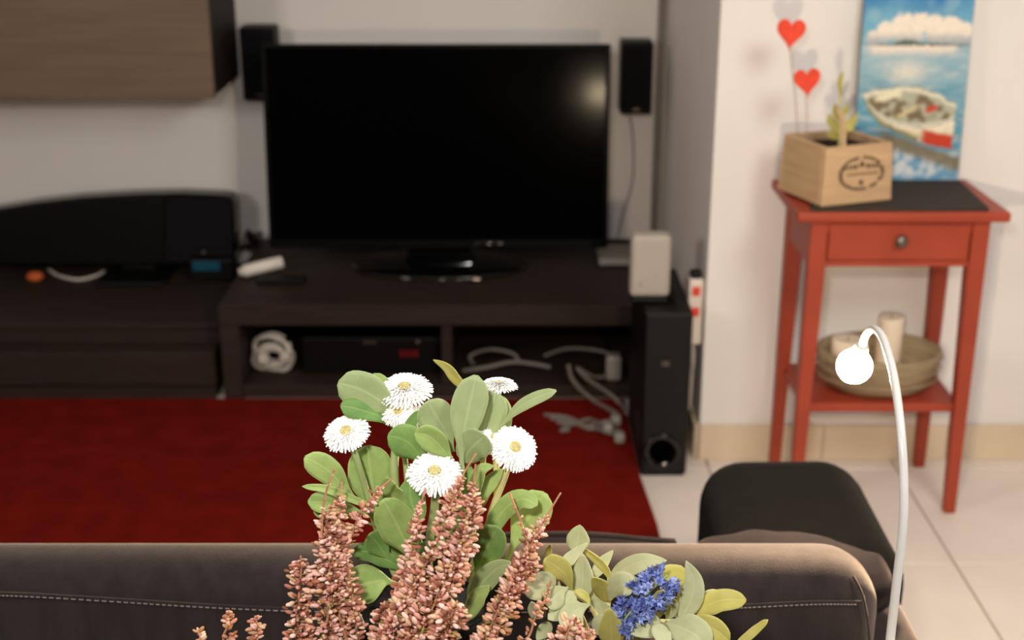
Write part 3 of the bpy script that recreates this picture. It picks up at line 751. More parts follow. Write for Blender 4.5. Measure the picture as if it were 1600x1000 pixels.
def leaf(parent, pix, wpx, D, m, prof='spat', roll=0.0, fold=0.15, curl=0.0, wave=0.0, name='leaf'):
    """pix: (px,py) from base to tip; D: depth or (base, tip)"""
    D0, D1 = D if isinstance(D, tuple) else (D, D)
    k = len(pix)
    pts = [at(a, b, D0+(D1-D0)*i/(k-1)) for i, (a, b) in enumerate(pix)]
    sc = pxm(pix[-1][1], (D0+D1)/2)
    bm = make_leaf(pts, wpx/sc, prof, roll, fold, curl, wave)
    o = obj(name, bm, m, parent)
    md = o.modifiers.new('thickness', 'SOLIDIFY'); md.thickness = 0.0007; md.offset = 0
    return o
for (pix, wd) in ((((1312, 208), (1300, 190), (1296, 178)), 16), (((1313, 205), (1328, 195), (1340, 178)), 18), (((1312, 215), (1302, 212), (1292, 205)), 12),
                  (((1314, 190), (1306, 176), (1305, 160)), 10), (((1314, 185), (1322, 172), (1326, 160)), 9), (((1316, 150), (1312, 132), (1315, 112)), 8)):
    leaf(pb_, pix, wd, (2.752, 2.74), M_sagey, 'ell', 0.4)

# hearts on wires
def heart(px, py, wpx, D, tilt, label, foot):
    c = at(px, py, D); s = wpx/pxm(py, D)/2
    t = thing('heart_pick', label, 'decoration', (foot.x, foot.y, foot.z), 'red hearts on wires in the planter box')
    pts = []
    for i in range(40):
        a = 2*math.pi*i/40
        hx = 16*math.sin(a)**3/16.0; hz = (13*math.cos(a)-5*math.cos(2*a)-2*math.cos(3*a)-math.cos(4*a))/15.0
        hx, hz = hx*math.cos(tilt)-hz*math.sin(tilt), hx*math.sin(tilt)+hz*math.cos(tilt)
        pts.append((c.x+hx*s, c.z+hz*s*1.08+0.1*s))
    bm = B(); add_prism(bm, pts, 'y', D-0.003, D+0.003, 0.001); obj('heart', bm, M_heart, t)
    bm = B(); add_tube(bm, [Vector((c.x, D, c.z-s*0.9)), (Vector((c.x, D, c.z-s*0.9))+foot)/2+Vector((0.003, 0, 0)), foot], 0.0011, 6, 12); obj('wire', bm, M_wire, t)
fz = MZ+PHT-0.03
heart(1236, 52, 45, 2.80, -0.05, 'upper red heart on a thin wire above the planter box', Vector((at(1240, 210, 2.80).x+0.012, 2.80, fz)))
heart(1261, 128, 42, 2.785, 0.12, 'lower red heart on a thin wire above the planter box', Vector((at(1252, 210, 2.785).x+0.010, 2.785, fz)))

# ------------------------------------------------------------------ bowl with candles on the table's shelf
bc = Vector((at(1369, 600, 2.785).x, 2.785, SZ))
bo = thing('wooden_bowl', 'oval weathered wooden bowl on the lower shelf of the red table', 'bowl', bc)
bm = B(); add_lathe(bm, [(0.0, 0.0005), (0.098, 0.0005), (0.116, 0.018), (0.130, 0.066), (0.133, 0.092), (0.125, 0.093), (0.119, 0.066), (0.102, 0.020), (0.0, 0.014)], bc.x, bc.y, 48, 1.03, 0.80, SZ)
obj('shell', bm, M_basket, bo)
bm = B()
for k in range(3):
    pts = [Vector((bc.x + 0.1345*1.03*math.cos(a)*(1-0.02*k), bc.y+0.1345*0.80*math.sin(a)*(1-0.02*k), SZ+0.080-0.024*k)) for a in [2*math.pi*i/48 for i in range(49)]]
    add_tube(bm, pts, 0.0022, 6, cap=False)
obj('bands', bm, M_basket, bo)
def candle(px, py0, D, r, label):
    c = at(px, py0, D); t = thing('candle', label, 'candle', (c.x, D, SZ+0.0145), 'pillar candles in the bowl')
    h = c.z-(SZ+0.0145)
    bm = B(); add_lathe(bm, [(r*0.97, 0), (r, 0.004), (r, h-0.003), (r*0.95, h), (r*0.6, h-0.004), (0, h-0.005)], c.x, D, 28, z0=SZ+0.0145); obj('wax', bm, M_wax, t)
    bm = B(); add_tube(bm, [(c.x, D, SZ+0.0145+h-0.005), (c.x+0.001, D, SZ+0.0145+h+0.004)], 0.0011, 6); obj('wick', bm, M_soil, t)
candle(1393, 494, 2.835, 0.0285, 'tall cream pillar candle standing at the right in the wooden bowl')
candle(1325, 528, 2.83, 0.036, 'short cream pillar candle behind the glowing bulb in the wooden bowl')
M_pot = mat('dried_petal_red', lin(196, 84, 66), 0.7, 0.2, noise_scale=60, noise_amt=0.2)
def ball_thing(px, py, D, r, label, m):
    c = at(px, py, D); z = max(c.z, SZ+0.0205+r*0.8)
    t = thing('potpourri_ball', label, 'ball', (c.x, D, z-r), 'small balls in the bowl')
    bm = B(); add_ball(bm, (c.x, D, z), r, 16, 10, (1, 1, 0.9)); obj('ball', bm, m, t, True)
    bm = B(); add_ball(bm, (c.x, D, z+r*0.9), r*0.18, 8, 6, (1, 1, 0.6)); obj('calyx', bm, M_soil, t, True)
ball_thing(1441, 575, 2.80, 0.019, 'small coral-red ball at the right in the wooden bowl', M_pot)
ball_thing(1300, 575, 2.79, 0.020, 'small coral-red ball at the left in the wooden bowl', M_pot)
ball_thing(1415, 585, 2.77, 0.016, 'small brown ball near the middle of the wooden bowl', M_basket_in)

# ------------------------------------------------------------------ sofa
so = thing('sofa', 'dark taupe velvet sofa seen from behind with stitched seams', 'sofa', (-0.6, 1.5, 0))
sb0, sbX, sbZ = 1.200, 0.388, 0.7055
def soft_box(x0, x1, y0, y1, z0, z1, r, seg=8):
    return box(x0, x1, y0, y1, z0, z1, r, seg)
def back_ring(d, y, n=10):
    """rounded outline of the back in x-z, inset by d"""
    x0, x1, z0, z1, r = -2.1+d, sbX-d, 0.10+d, sbZ-d, max(0.003, 0.062-d)
    pts = []
    for (cx, cz, a0) in ((x1-r, z1-r, 0), (x0+r, z1-r, 90), (x0+r, z0+r, 180), (x1-r, z0+r, 270)):
        for i in range(n+1):
            a = math.radians(a0+90*i/n); pts.append((cx+r*math.cos(a), cz+r*math.sin(a)))
    return [Vector((p[0], y, p[1] - 0.004*math.exp(-((p[0]+0.25)/0.35)**2))) for p in pts]
sb1, r2 = 1.292, 0.040
ys = [(r2*(1-math.sin(math.radians(90*i/8))), sb0 + r2*(1-math.cos(math.radians(90*i/8)))) for i in range(9)]
ys += [(d, sb1-(y-sb0)) for (d, y) in ys[::-1]]
bm = B(); rg = [[bm.verts.new(p) for p in back_ring(d, y)] for (d, y) in ys]
nn = len(rg[0])
for i in range(len(rg)-1):
    for k in range(nn):
        bm.faces.new([rg[i][k], rg[i][(k+1) % nn], rg[i+1][(k+1) % nn], rg[i+1][k]])
bm.faces.new(rg[0]); bm.faces.new(rg[-1][::-1])
bmesh.ops.recalc_face_normals(bm, faces=bm.faces)
br = obj('backrest', bm, M_sofa, so, True)
for p_ in br.data.polygons:
    if len(p_.vertices) > 8: p_.use_smooth = False
def zface(px, py): return at(px, py, sb0)
# seam: recessed cord with dashed stitches
seam = [(-40, 929), (50, 932), (200, 941), (330, 949), (480, 955), (700, 957), (900, 955), (1100, 951), (1165, 949), (1270, 944), (1345, 944)]
sp_ = spline([zface(*q) for q in seam], 400)
bm = B(); add_tube(bm, [p + Vector((0, -0.0003, 0.003)) for p in sp_], 0.0013, 6); obj('seam', bm, M_sofa, br)
bm = B(); i = 0
while i < 396:
    add_tube(bm, [sp_[i] + Vector((0, -0.0004, 0)), sp_[i+1] + Vector((0, -0.0008, 0)), sp_[i+2] + Vector((0, -0.0004, 0))], 0.0007, 5); i += 3
tag(obj('stitching', bm, M_stitch, br), kind='stuff')
ve = [at(1333, 900, 1.2115), at(1344, 922, 1.2022), at(1351, 944, 1.1995), at(1356, 975, 1.1995), at(1359, 1010, 1.1995), at(1361, 1080, 1.1995)]
bm = B(); add_tube(bm, ve, 0.0016, 6, 40); obj('end_seam', bm, M_sofa, br)
obj('armrest', soft_box(0.300, 0.520, 1.366, 1.862, 0.10, 0.486, 0.05, 6), M_sofa, so, True)
obj('side_panel', soft_box(0.392, 0.528, 1.215, 1.364, 0.10, 0.500, 0.045, 6), M_sofa, so, True)
obj('seat', soft_box(-2.0, 0.296, 1.364, 1.74, 0.12, 0.30, 0.03, 4), M_sofa, so, True)
obj('seat_cushion', soft_box(-0.85, 0.292, 1.366, 1.755, 0.302, 0.405, 0.035, 5), M_cush, so, True)
obj('seat_cushion', soft_box(-2.0, -0.855, 1.366, 1.755, 0.302, 0.405, 0.035, 5), M_cush, so, True)
for (xx, yy) in ((-2.0, 1.26), (0.30, 1.30), (-2.0, 1.68), (0.40, 1.78)):
    bm = B(); add_lathe(bm, [(0.018, 0), (0.024, 0.102)], xx, yy, 14); obj('foot', bm, M_dark, so)

def cushion(x0, x1, yc, z0, z1, thick, tilt, label, seed, rough_amt=0.01, piping=True, cr=0.25, drop=0.0):
    t = thing('cushion', label, 'cushion', ((x0+x1)/2, yc, z0), 'cushions leaning on the sofa back')
    bm = B(); N = 26; cx, cz = (x0+x1)/2, (z0+z1)/2; hw_, hh_ = (x1-x0)/2, (z1-z0)/2
    front, back = [], []
    for j in range(N+1):
        fr, bk = [], []
        for i in range(N+1):
            u, v = i/N*2-1, j/N*2-1
            e = (1-abs(u)**2.6)*(1-abs(v)**2.6); e = max(0, e)**0.5
            ux = u*hw_*math.sqrt(1-cr*v*v/2); vz = v*hh_*math.sqrt(1-cr*u*u/2) - drop*max(0, u)**2*hh_
            r_ = rough_amt*noise.noise(Vector((u*2.2, v*2.2, seed)))
            yy = thick/2*e
            for sgn, rowl in ((-1, fr), (1, bk)):
                p = Vector((cx+ux, sgn*yy + r_, cz+vz + r_*0.8))
                p.y += yc + (p.z-z0)*(-math.tan(tilt))
                rowl.append(p)
        front.append(fr); back.append(bk)
    F_ = [[bm.verts.new(p) for p in r] for r in front]
    K_ = [[(F_[j][i] if (i in (0, N) or j in (0, N)) else bm.verts.new(back[j][i])) for i in range(N+1)] for j in range(N+1)]
    for j in range(N):
        for i in range(N):
            bm.faces.new([F_[j][i], F_[j][i+1], F_[j+1][i+1], F_[j+1][i]])
            bm.faces.new([K_[j][i], K_[j+1][i], K_[j+1][i+1], K_[j][i+1]])
    border = [F_[0][i].co.copy() for i in range(N+1)] + [F_[j][N].co.copy() for j in range(1, N+1)] + [F_[N][i].co.copy() for i in range(N-1, -1, -1)] + [F_[j][0].co.copy() for j in range(N-1, -1, -1)]
    bmesh.ops.recalc_face_normals(bm, faces=bm.faces)
    obj('cover', bm, M_cush, t, True)
    if piping:
        b2 = B(); add_tube(b2, border, 0.0035, 7, cap=False); obj('piping', b2, M_cush, t)
cushion(-0.17, 0.212, 1.462, 0.412, 0.606, 0.11, 0.0, 'smooth dark velvet cushion standing behind the flowers on the sofa', 1.3, 0.004)
cushion(0.212, 0.470, 1.440, 0.512, 0.612, 0.11, 0.0, 'rumpled dark velvet cushion next to the black throw on the sofa arm', 5.1, 0.012, False, 0.6, 0.35)

# black throw over the front of the arm: a shell around the arm's end
th_ = thing('throw_blanket', 'black cloth throw draped over the end of the sofa arm', 'throw', (0.41, 1.75, 0.25))
bm = soft_box(0.286, 0.536, 1.54, 1.890, 0.16, 0.527, 0.070, 8)
bmesh.ops.delete(bm, geom=[f for f in bm.faces if f.calc_center_median().z < 0.165 or f.calc_center_median().y < 1.545], context='FACES')
for v in bm.verts:
    v.co += Vector((0.004*noise.noise(v.co*9), 0, 0.003*noise.noise(v.co*7+Vector((3, 1, 4)))))
o = obj('cloth', bm, M_throw, th_, True)
md = o.modifiers.new('thickness', 'SOLIDIFY'); md.thickness = 0.006; md.offset = -1
bm = B(); add_tube(bm, [(0.289, 1.56, 0.165), (0.288, 1.7, 0.163), (0.292, 1.84, 0.166)], 0.004, 6, 10); obj('hem', bm, M_throw, th_)

# ------------------------------------------------------------------ console behind the sofa, below the frame
CZ = 0.62
co = thing('console_table', 'narrow wooden console table behind the sofa carrying the plants', 'table', (0.05, 1.0, 0))
obj('top', box(-0.60, 0.62, 0.80, 1.170, CZ-0.025, CZ, 0.003, 2), M_grain, co)
for xx in (-0.58, 0.565):
    for yy in (0.815, 1.12): obj('leg', box(xx, xx+0.035, yy, yy+0.035, 0, CZ-0.0252, 0.002, 1), M_grain, co)

# ------------------------------------------------------------------ gooseneck lamp
gl = thing('gooseneck_lamp', 'white gooseneck lamp with a small glowing round bulb', 'lamp', (0.375, 1.12, CZ))
path = [Vector((0.372, 1.125, CZ+0.012)), at(1391, 1000, 1.135), at(1400, 920, 1.14), at(1411, 820, 1.15), at(1412, 745, 1.165), at(1407, 665, 1.19), at(1397, 590, 1.24), at(1385, 543, 1.285), at(1376, 522, 1.315), at(1365, 514, 1.345), at(1354, 522, 1.37), at(1347, 540, 1.388)]
bm = B(); add_tube(bm, path, lambda t: 0.0046 - 0.0006*t, 14, 120); obj('gooseneck', bm, M_lamp, gl)
bc_ = at(1335, 572, 1.400)
e1 = at(1348, 538, 1.388); ax = (bc_-e1).normalized()
bm = B(); add_tube(bm, [e1-ax*0.004, e1, e1+ax*0.003, e1+ax*0.011], lambda t: 0.0045+0.0045*t, 18); obj('socket', bm, M_lamp, gl)
bm = B(); add_ball(bm, bc_, 0.0196, 32, 20); obj('bulb', bm, M_bulb, gl, True)
bm = B(); add_lathe(bm, [(0.045, 0.0), (0.048, 0.003), (0.046, 0.009), (0.012, 0.013), (0.0, 0.014)], 0.372, 1.118, 36, z0=CZ+0.0003); obj('base', bm, M_lamp, gl)

# ------------------------------------------------------------------ daisies
def daisy(parent, px, py, rpx, D, elev, yaw, seed, inner=0.34, name='flower'):
    rnd = random.Random(seed); c = at(px, py, D); R_ = rpx/pxm(py, D)
    e, a = math.radians(elev), math.radians(yaw)
    nrm = Vector((math.sin(a)*math.cos(e), -math.cos(a)*math.cos(e), math.sin(e))).normalized()
    ux = nrm.cross(Vector((0.05, 0.2, 1))).normalized() if abs(nrm.z) < 0.98 else Vector((1, 0, 0))
    uy = nrm.cross(ux).normalized()
    bm = B()
    rings = [(1.0, 44, -0.14), (0.99, 42, -0.06), (0.95, 40, 0.03), (0.89, 38, 0.11), (0.80, 34, 0.20), (0.70, 30, 0.30), (0.58, 26, 0.42), (0.46, 20, 0.56)]
    for ri, (rad, cnt, up) in enumerate(rings):
        for k in range(cnt):
            th = 2*math.pi*(k + rnd.uniform(-.3, .3) + ri*0.5)/cnt
            d = ux*math.cos(th)+uy*math.sin(th); s = ux*-math.sin(th)+uy*math.cos(th)
            rl = R_*rad*rnd.uniform(0.93, 1.05); r0 = R_*0.24; wd = R_*0.092*rnd.uniform(0.8, 1.15)
            lift = up + rnd.uniform(-.06, .06); rowv = []
            for q in range(5):
                t = q/4
                rr = r0 + (rl-r0)*t
                hgt = R_*(0.02*ri + lift*0.55*(t**0.9)*(rad) - 0.10*t*t*max(0.0, 1-ri*0.15))
                ww = wd*(0.5 + 0.75*math.sin(math.pi*(0.15+0.62*t)))
                if q == 4: ww *= 0.72
                p = c + d*rr + nrm*hgt
                cup = nrm*(-0.25*ww)
                rowv.append((bm.verts.new(p - s*ww*0.5 - cup), bm.verts.new(p + cup*0.6), bm.verts.new(p + s*ww*0.5 - cup)))
            for q in range(4):
                for z in range(2):
                    f = bm.faces.new([rowv[q][z], rowv[q][z+1], rowv[q+1][z+1], rowv[q+1][z]]); f.smooth = True
    fl = obj(name, bm, M_petal, parent)
    fl['label'] = 'double white daisy flower'
    bm = B(); rot = Matrix((ux, uy, nrm)).transposed()
    inner *= 0.85
    add_ball(bm, c + nrm*R_*0.10, R_*inner, 18, 8, (1, 1, 0.42), rot)
    for k in range(70):
        rr = inner*R_*math.sqrt(rnd.random()); th = rnd.uniform(0, 6.28)
        hh = 0.42*math.sqrt(max(0, (inner*R_)**2-rr*rr))
        add_ball(bm, c + nrm*(R_*0.10+hh) + ux*rr*math.cos(th) + uy*rr*math.sin(th), R_*0.035, 6, 4)
    obj('flower_centre', bm, M_disc, fl, True)
    bm = B(); add_ball(bm, c - nrm*R_*0.06, R_*0.42, 14, 8, (1, 1, 0.35), rot); obj('sepals', bm, M_stem, fl, True)
    return c, nrm, R_
DP = thing('daisy_plant', 'potted plant with double white daisies and broad green leaves', 'plant', (-0.08, 1.02, CZ))
pc = Vector((-0.080, 1.020)); PR, PZ = 0.070, 0.790
bm = B(); add_lathe(bm, [(0.0, 0.0005), (PR*0.74, 0.0005), (PR*0.97, 0.150), (PR*1.03, 0.150), (PR*1.03, PZ-CZ), (PR*0.97, PZ-CZ), (PR*0.95, 0.14), (0, 0.14)], pc.x, pc.y, 40, z0=CZ); obj('pot', bm, M_black, DP)
bm = B(); add_lathe(bm, [(PR*0.935, 0.1415), (PR*0.93, 0.150), (PR*0.5, 0.156), (0.0, 0.158)], pc.x, pc.y, 30, z0=CZ)
for v in bm.verts: v.co.z += 0.004*noise.noise(v.co*90)
obj('soil', bm, M_peat, DP)
# torn white paper sleeve standing at the left of the pot
bm = B(); sl = [at(556, 944, 0.985), at(566, 965, 0.982), at(574, 982, 0.98), at(585, 1005, 0.978), at(592, 1040, 0.975), at(572, 1040, 0.975), at(566, 1000, 0.978), at(560, 970, 0.982)]
f1 = [bm.verts.new(p) for p in sl]; bm.faces.new(f1)
o = obj('paper_sleeve', bm, M_white, DP); md = o.modifiers.new('thickness', 'SOLIDIFY'); md.thickness = 0.0012

flowers = [(632, 607, 44, 1.070, 78, -10, 1, 0.24), (541, 675, 37, 1.035, 62, -18, 2, 0.30), (622, 644, 27, 1.055, 62, -8, 3, 0.36), (657, 652, 24, 1.075, 58, 10, 4, 0.30),
           (679, 738, 44, 1.000, 66, 4, 5, 0.24), (779, 601, 30, 1.075, 96, 8, 6, 0.26), (774, 684, 32, 1.050, 66, 4, 7, 0.26), (804, 700, 38, 1.025, 44, 22, 8, 0.30)]
heads = [daisy(DP, *f) for f in flowers]
def stem(pix, D, r=4.0, m=None, parent=None, head=None):
    D0, D1 = D; k = len(pix)
    pts = [at(a, b, D0+(D1-D0)*i/(k-1)) for i, (a, b) in enumerate(pix)]
    rr = r/pxm(pix[0][1], D0)
    bm = B(); add_tube(bm, pts, rr, 9, 24); obj('stem', bm, m or M_stem, parent or DP)
stem([(628, 622), (618, 700), (616, 740), (622, 800), (640, 900)], (1.070, 1.03), 7)
stem([(548, 690), (560, 725), (572, 765), (590, 830), (620, 905)], (1.035, 1.02), 5.5)
stem([(622, 655), (632, 710), (636, 750), (640, 820), (650, 900)], (1.058, 1.03), 4.5)
stem([(657, 665), (650, 700), (650, 800), (665, 905)], (1.075, 1.04), 4.5)
stem([(682, 755), (678, 800), (672, 840), (668, 910)], (1.003, 1.01), 7)
stem([(772, 612), (764, 650), (757, 690), (748, 790), (720, 905)], (1.075, 1.03), 4.5, M_stemy)
stem([(774, 700), (776, 760), (772, 840), (735, 910)], (1.052, 1.03), 5, M_stemy)
stem([(796, 722), (785, 755), (768, 800), (756, 850), (725, 905)], (1.027, 1.02), 5.5, M_stemy)

G, GG, GD = M_leaf, M_leafg, M_leafd
LV = [
 # (centreline pixels base->tip, width px, depths, material, profile, roll, fold, curl)
 ([(650, 668), (612, 640), (570, 612), (528, 598)], 60, (1.060, 1.05), GG, 'spat', 0.2, 0.12, 0.1),
 ([(640, 660), (610, 622), (583, 584)], 34, (1.075, 1.075), G, 'obov', 0.0, 0.10, 0.1),
 ([(640, 690), (600, 655), (560, 640), (532, 634)], 34, (1.060, 1.04), GD, 'spat', -0.3, 0.2, 0.2),
 ([(575, 800), (540, 765), (512, 735), (476, 714)], 42, (1.030, 1.01), G, 'spat', 0.1, 0.12, 0.1),
 ([(588, 810), (582, 770), (578, 730), (574, 696)], 72, (1.045, 1.055), G, 'obov', 0.0, 0.10, 0.05),
 ([(590, 795), (545, 778), (510, 764), (472, 760)], 14, (1.022, 1.0), M_leaf, 'strap', 0.0, 0.3, 0.0),
 ([(592, 812), (550, 796), (512, 786), (481, 784)], 34, (1.028, 1.005), G, 'spat', -0.1, 0.2, 0.1),
 ([(585, 822), (545, 806), (515, 798), (490, 800)], 26, (1.032, 1.02), G, 'spat', 0.1, 0.2, 0.1),
 ([(648, 882), (632, 845), (615, 810), (598, 780)], 60, (1.000, 0.99), G, 'obov', 0.1, 0.14, 0.1),
 ([(612, 880), (590, 850), (576, 835)], 38, (1.015, 1.0), GD, 'obov', 0.0, 0.2, 0.1),
 ([(632, 800), (610, 770), (604, 745)], 40, (1.035, 1.02), G, 'ell', 0.3, 0.2, 0.1),
 ([(640, 900), (610, 878), (575, 862), (550, 866)], 30, (1.020, 1.0), GD, 'obov', 0.0, 0.2, 0.1),
 ([(622, 914), (600, 908), (572, 912), (541, 920)], 60, (1.015, 0.985), G, 'spat', 0.0, 0.12, 0.1),
 ([(655, 820), (642, 780), (640, 745)], 44, (1.030, 1.04), GD, 'ell', 0.0, 0.2, 0.1),
 ([(722, 745), (722, 690), (732, 640), (744, 586)], 56, (1.020, 1.035), GG, 'spat', -0.1, 0.14, 0.05),
 ([(730, 730), (748, 690), (762, 650), (776, 612)], 56, (1.050, 1.06), GG, 'spat', 0.1, 0.10, 0.05),
 ([(745, 720), (775, 680), (785, 650), (782, 618)], 32, (1.065, 1.07), GG, 'obov', 0.0, 0.1, 0.05),
 ([(708, 706), (695, 672), (680, 648), (668, 626)], 58, (1.035, 1.03), GG, 'obov', 0.0, 0.1, 0.1),
 ([(722, 722), (735, 702), (748, 690), (758, 680)], 54, (1.028, 1.015), GG, 'round', 0.0, 0.08, 0.1),
 ([(710, 725), (690, 700), (670, 682), (648, 676)], 40, (1.015, 1.00), G, 'obov', 0.2, 0.35, 0.1),
 ([(668, 735), (650, 705), (632, 688), (606, 680)], 54, (1.030, 1.01), GD, 'obov', 0.1, 0.2, 0.1),
 ([(665, 720), (652, 695), (640, 672), (655, 642)], 20, (1.035, 1.03), GD, 'spat', 0.5, 0.3, 0.1),
 ([(735, 615), (712, 592), (698, 574), (677, 562)], 17, (1.060, 1.05), M_sagey, 'ell', 0.3, 0.2, 0.1),
 ([(770, 685), (795, 652), (825, 628), (869, 610)], 21, (1.055, 1.04), GG, 'spat', 0.3, 0.2, 0.1),
 ([(755, 850), (785, 800), (815, 780), (840, 790)], 34, (1.020, 1.0), G, 'strap', 0.3, 0.2, 0.1),
 ([(790, 880), (808, 840), (828, 805), (852, 770)], 60, (1.030, 1.03), G, 'spat', 0.0, 0.14, 0.1),
 ([(745, 800), (755, 770), (772, 748), (786, 732)], 26, (1.025, 1.02), G, 'ell', 0.3, 0.25, 0.1),
 ([(735, 800), (740, 765), (752, 735), (772, 728)], 24, (1.010, 1.0), G, 'ell', 0.2, 0.3, 0.1),
 ([(742, 905), (755, 870), (766, 845), (778, 822)], 54, (1.005, 0.985), GD, 'obov', 0.0, 0.22, 0.1),
 ([(720, 830), (722, 790), (728, 750), (735, 725)], 34, (1.030, 1.04), GD, 'ell', 0.0, 0.2, 0.1),
 ([(735, 945), (750, 915), (775, 890), (800, 878)], 36, (1.000, 0.98), GG, 'ell', 0.0, 0.2, 0.1),
 ([(690, 860), (700, 820), (690, 790)], 36, (1.030, 1.03), GD, 'ell', 0.2, 0.2, 0.1),
 ([(650, 880), (668, 860), (690, 850)], 30, (1.010, 1.0), GD, 'ell', 0.2, 0.2, 0.1),
 ([(730, 970), (745, 935), (765, 915)], 28, (0.990, 0.98), G, 'ell', 0.0, 0.2, 0.1),
 ([(610, 890), (618, 860), (630, 835)], 34, (1.025, 1.02), GD, 'ell', 0.0, 0.2, 0.1),
]
for (pix, wd, D, m, prof, roll, fold, curl) in LV: leaf(DP, pix, wd, D, m, prof, roll, fold, curl, 0.025)

# ------------------------------------------------------------------ heather
HP = thing('heather_plant', 'dried pink heather with upright bud spikes in front of the daisies', 'plant', (-0.10, 0.93, CZ))
bm = B(); add_lathe(bm, [(0.0, 0.0005), (0.045, 0.0005), (0.056, 0.088), (0.058, 0.092), (0.054, 0.092), (0.050, 0.080), (0.0, 0.080)], -0.10, 0.885, 32, z0=CZ); obj('pot', bm, M_black, HP)
bm = B(); add_lathe(bm, [(0.049, 0.0805), (0.03, 0.088), (0.0, 0.089)], -0.10, 0.885, 24, z0=CZ); obj('soil', bm, M_soil, HP)
PINKS = [lin(226, 174, 158), lin(214, 156, 140), lin(196, 134, 116), lin(240, 204, 190), lin(166, 104, 82), lin(150, 96, 74), lin(204, 158, 122), lin(222, 186, 150), lin(234, 190, 176)]
OLIVE = [lin(150, 138, 78), lin(168, 150, 84), lin(128, 128, 66)]
ROOT = Vector((-0.10, 0.885, CZ+0.09))
def spike(pix, wpx, D, seed, bare=0.12, dens=1.0, big=1.0, warm=0.0):
    """heather spike: pixels from tip to the bottom of its visible part"""
    rnd = random.Random(seed); D0, D1 = D; k = len(pix)
    pts = [at(a, b, D0+(D1-D0)*i/(k-1)) for i, (a, b) in enumerate(pix)]
    low = pts[-1]; full = pts + [low.lerp(ROOT, 0.5) + Vector((0, 0, -0.004)), ROOT + Vector((rnd.uniform(-.02, .02), rnd.uniform(-.02, .02), 0))] if low.z > ROOT.z+0.02 else pts
    sp2 = spline(pts, 80); sc = pxm(pix[0][1], D0)
    bm = B(); add_tube(bm, full, lambda t: 0.0008+0.0007*t, 6, 50); st_ = obj('spike', bm, M_twig, HP)
    bm = B(); cols = []
    Lpx = sum(math.hypot(pix[i+1][0]-pix[i][0], pix[i+1][1]-pix[i][1]) for i in range(k-1))
    cnt = int(Lpx*max(9, wpx)/42.0*dens)
    for q in range(cnt):
        t = bare + (1-bare)*rnd.random()**0.92
        x_ = t*79; i = min(int(x_), 78); p = sp2[i].lerp(sp2[i+1], x_-i)
        ax_ = (sp2[max(i-2, 0)] - sp2[min(i+3, 79)]).normalized()        # towards the tip
        th = rnd.uniform(0, 6.283)
        s1 = ax_.cross(Vector((0.2, 1, 0.1))).normalized(); s2_ = ax_.cross(s1).normalized()
        out_ = s1*math.cos(th)+s2_*math.sin(th)
        rad = wpx/2/sc * (0.30 + 0.70*sm(bare, bare+0.22, t)) * (0.35+0.6*rnd.random())
        s_ = rnd.uniform(0.0015, 0.0026)*big*(0.7+0.4*sm(bare, bare+0.3, t))
        dirv = (out_*1.0 + ax_*rnd.uniform(-0.2, 0.7)).normalized()
        rot = dirv.to_track_quat('Z', 'Y').to_matrix()
        if rnd.random() < 0.10:
            n0 = len(bm.faces); add_ball(bm, p+out_*rad*0.8, s_, 5, 4, (0.5, 0.3, 1.8), rot); c = rnd.choice(OLIVE)
        else:
            n0 = len(bm.faces); add_ball(bm, p+out_*rad, s_, 6, 5, (0.78, 0.78, 1.6), rot); c = rnd.choice(PINKS)
        c = mixc(c, lin(206, 150, 92), warm*rnd.random())
        v = rnd.uniform(0.82, 1.12); cols += [tuple(min(1, z*v) for z in c)]*(len(bm.faces)-n0)
        if rnd.random() < 0.5:
            n0 = len(bm.faces); add_tube(bm, [p, p+out_*rad], 0.00045, 4); cols += [lin(160, 108, 80)]*(len(bm.faces)-n0)
    bo_ = obj('buds', bm, M_bud, st_, True); bo_['kind'] = 'stuff'
    set_tint(bo_, lambda i: cols[i])
# (tip..base pixels, width px, depths)
spike([(470, 868), (470, 900), (466, 950), (468, 1010)], 52, (0.965, 0.945), 11, 0.06)
spike([(519, 790), (518, 830), (515, 880), (515, 940), (512, 1010)], 58, (0.985, 0.945), 12, 0.0, 1.1)
spike([(534, 752), (531, 790), (527, 850), (530, 910), (535, 1010)], 40, (0.99, 0.95), 35, 0.16)
spike([(523, 732), (508, 775), (503, 820), (500, 880), (485, 930), (480, 1000)], 5, (0.98, 0.95), 13, 0.0, 0.7, 0.55)
spike([(612, 748), (590, 768), (565, 800), (548, 840), (535, 890), (528, 950)], 22, (1.0, 0.955), 14, 0.10, 1.3)
spike([(665, 762), (655, 800), (646, 850), (625, 910), (600, 1010)], 24, (0.975, 0.935), 15, 0.14, 1.2)
spike([(744, 708), (722, 745), (708, 780), (690, 830), (655, 900), (625, 950), (590, 1010)], 32, (0.98, 0.92), 16, 0.16, 1.3)
spike([(743, 725), (739, 770), (735, 815), (715, 880), (690, 935), (640, 1010)], 42, (0.975, 0.925), 17, 0.12, 1.2)
spike([(726, 800), (720, 850), (700, 900), (665, 960), (640, 1010)], 46, (0.965, 0.915), 18, 0.02, 1.1)
spike([(664, 870), (650, 910), (630, 950), (610, 1010)], 54, (0.96, 0.92), 19, 0.0, 1.1)
spike([(690, 900), (680, 940), (662, 980), (655, 1020)], 70, (0.94, 0.90), 20, 0.0, 1.1)
spike([(876, 770), (858, 800), (836, 838), (812, 890), (780, 950), (750, 1010)], 34, (0.99, 0.925), 21, 0.22, 1.2)
spike([(834, 848), (815, 900), (790, 950), (765, 1010)], 46, (0.965, 0.925), 22, 0.0, 1.1, 1.0, 0.4)
spike([(796, 770), (808, 800), (820, 835), (826, 860), (822, 900)], 12, (0.985, 0.96), 23, 0.15, 0.6, 0.7, 0.6)
